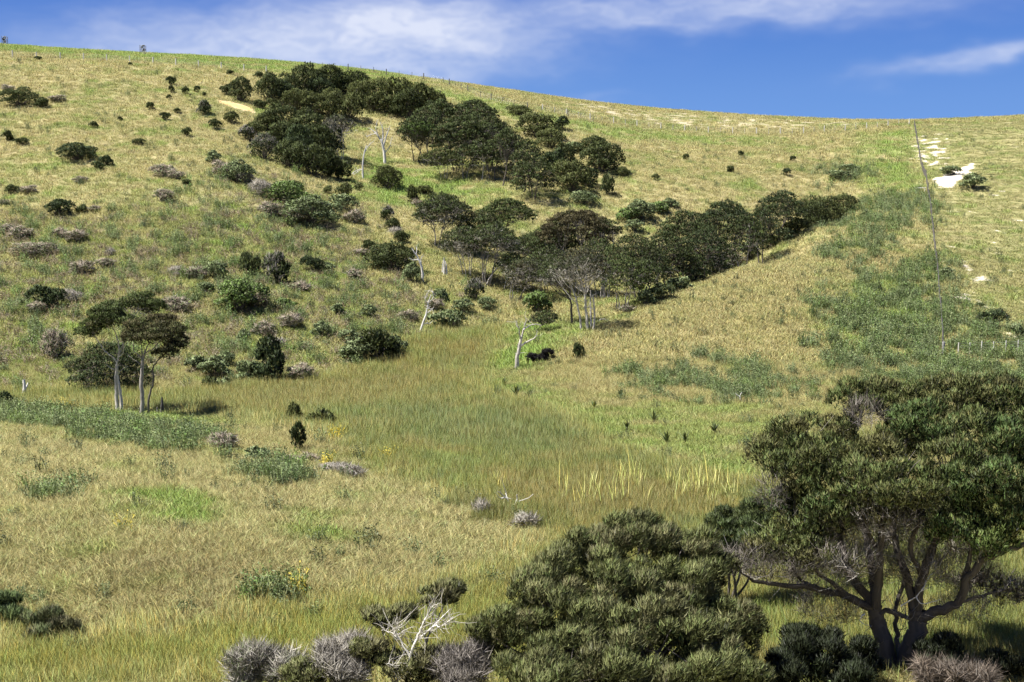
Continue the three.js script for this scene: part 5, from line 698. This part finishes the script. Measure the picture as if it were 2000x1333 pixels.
{
  const near = (px, py) => hit(px, py);
  for (let i = 0; i < 150; i++) { const px = 1095 + 350 * rg(), py = 950 + 50 * rg() + 14 * n1(px * 0.02, 3); if (n2(px * 0.03, py * 0.03) < 0.0) continue; const p = near(px, py); if (p) sow('reed', p[0], p[2], 0.8 + 0.4 * rg(), 0.65 + 0.55 * rg(), mul([0.42, 0.40, 0.13], 0.7 + 0.5 * rg())); }
  for (let i = 0; i < 5; i++) { const p = near(972 + 8 * rg(), 955 + 12 * rg()); sow('reed', p[0], p[2], 0.8, 0.9, [0.42, 0.36, 0.10]); }
  for (const [cx, cy, sx, sy, n] of [[662, 860, 14, 4, 22], [755, 902, 7, 4, 9], [635, 914, 4, 8, 7], [243, 1040, 4, 8, 2], [585, 1165, 18, 8, 5], [130, 800, 12, 4, 6]]) for (let i = 0; i < n; i++) { const p = near(cx + (rg() - 0.5) * 2 * sx, cy + (rg() - 0.5) * 2 * sy); if (p) sow('flower', p[0], p[2], 0.55 + 0.3 * rg(), 0.7 + 0.4 * rg(), [0.55, 0.44, 0.04]); }
  for (const [cx, cy, sx, sy, n] of [[965, 1015, 36, 14, 60], [1060, 1025, 30, 14, 50], [905, 990, 20, 8, 20]]) for (let i = 0; i < n; i++) { const p = near(cx + (rg() - 0.5) * 2 * sx, cy + (rg() - 0.5) * 2 * sy); if (p) sow('rush', p[0], p[2], 0.8 + 0.3 * rg(), 1.0 + 0.5 * rg(), mul(mix3([0.16, 0.155, 0.03], [0.09, 0.11, 0.03], rg()), 0.8 + 0.4 * rg())); }
}
let sown = 0;
const pos = new THREE.Vector3(), scl = new THREE.Vector3(), colr = new THREE.Color();
for (const kind in KINDS) KINDS[kind].list = bins[kind].map((list, v) => {
  if (!list.length) return null;
  const K = KINDS[kind], mesh = new THREE.InstancedMesh(bladePatch(K.o, 7000 + v * 13 + kind.length * 171 + kind.charCodeAt(1)), M.blade, list.length);
  list.forEach(([x, z, s, tall, col], i) => {
    const y = ground(x, z), e = 0.6; up.set((ground(x - e, z) - ground(x + e, z)) * 0.5, 2 * e, (ground(x, z - e) - ground(x, z + e)) * 0.5).normalize();
    quat.setFromUnitVectors(Y, up).multiply(qy.setFromAxisAngle(Y, (rg() - 0.5) * 6.28)); mesh.setMatrixAt(i, mat.compose(pos.set(x, y, z), quat, scl.set(s, s * tall, s))); mesh.setColorAt(i, colr.setRGB(...col));
  });
  sown += list.length;
  mesh.name = numbered(K.name); mesh.castShadow = mesh.receiveShadow = true; tag(mesh, K.label, K.name.split('_').pop(), K.label, 'stuff'); scene.add(mesh);
  return mesh;
});
console.log('patches sown', sown, Object.entries(bins).map(([k, v]) => k + ' ' + v.reduce((s, l) => s + l.length, 0)).join(', '));
let tris = 0; scene.traverse((o) => { if (o.isMesh && !o.isInstancedMesh) tris += (o.geometry.index || o.geometry.attributes.position).count / 3; });
console.log('triangles', Math.round(tris), 'top-level', scene.children.length);
renderer.render(scene, camera);
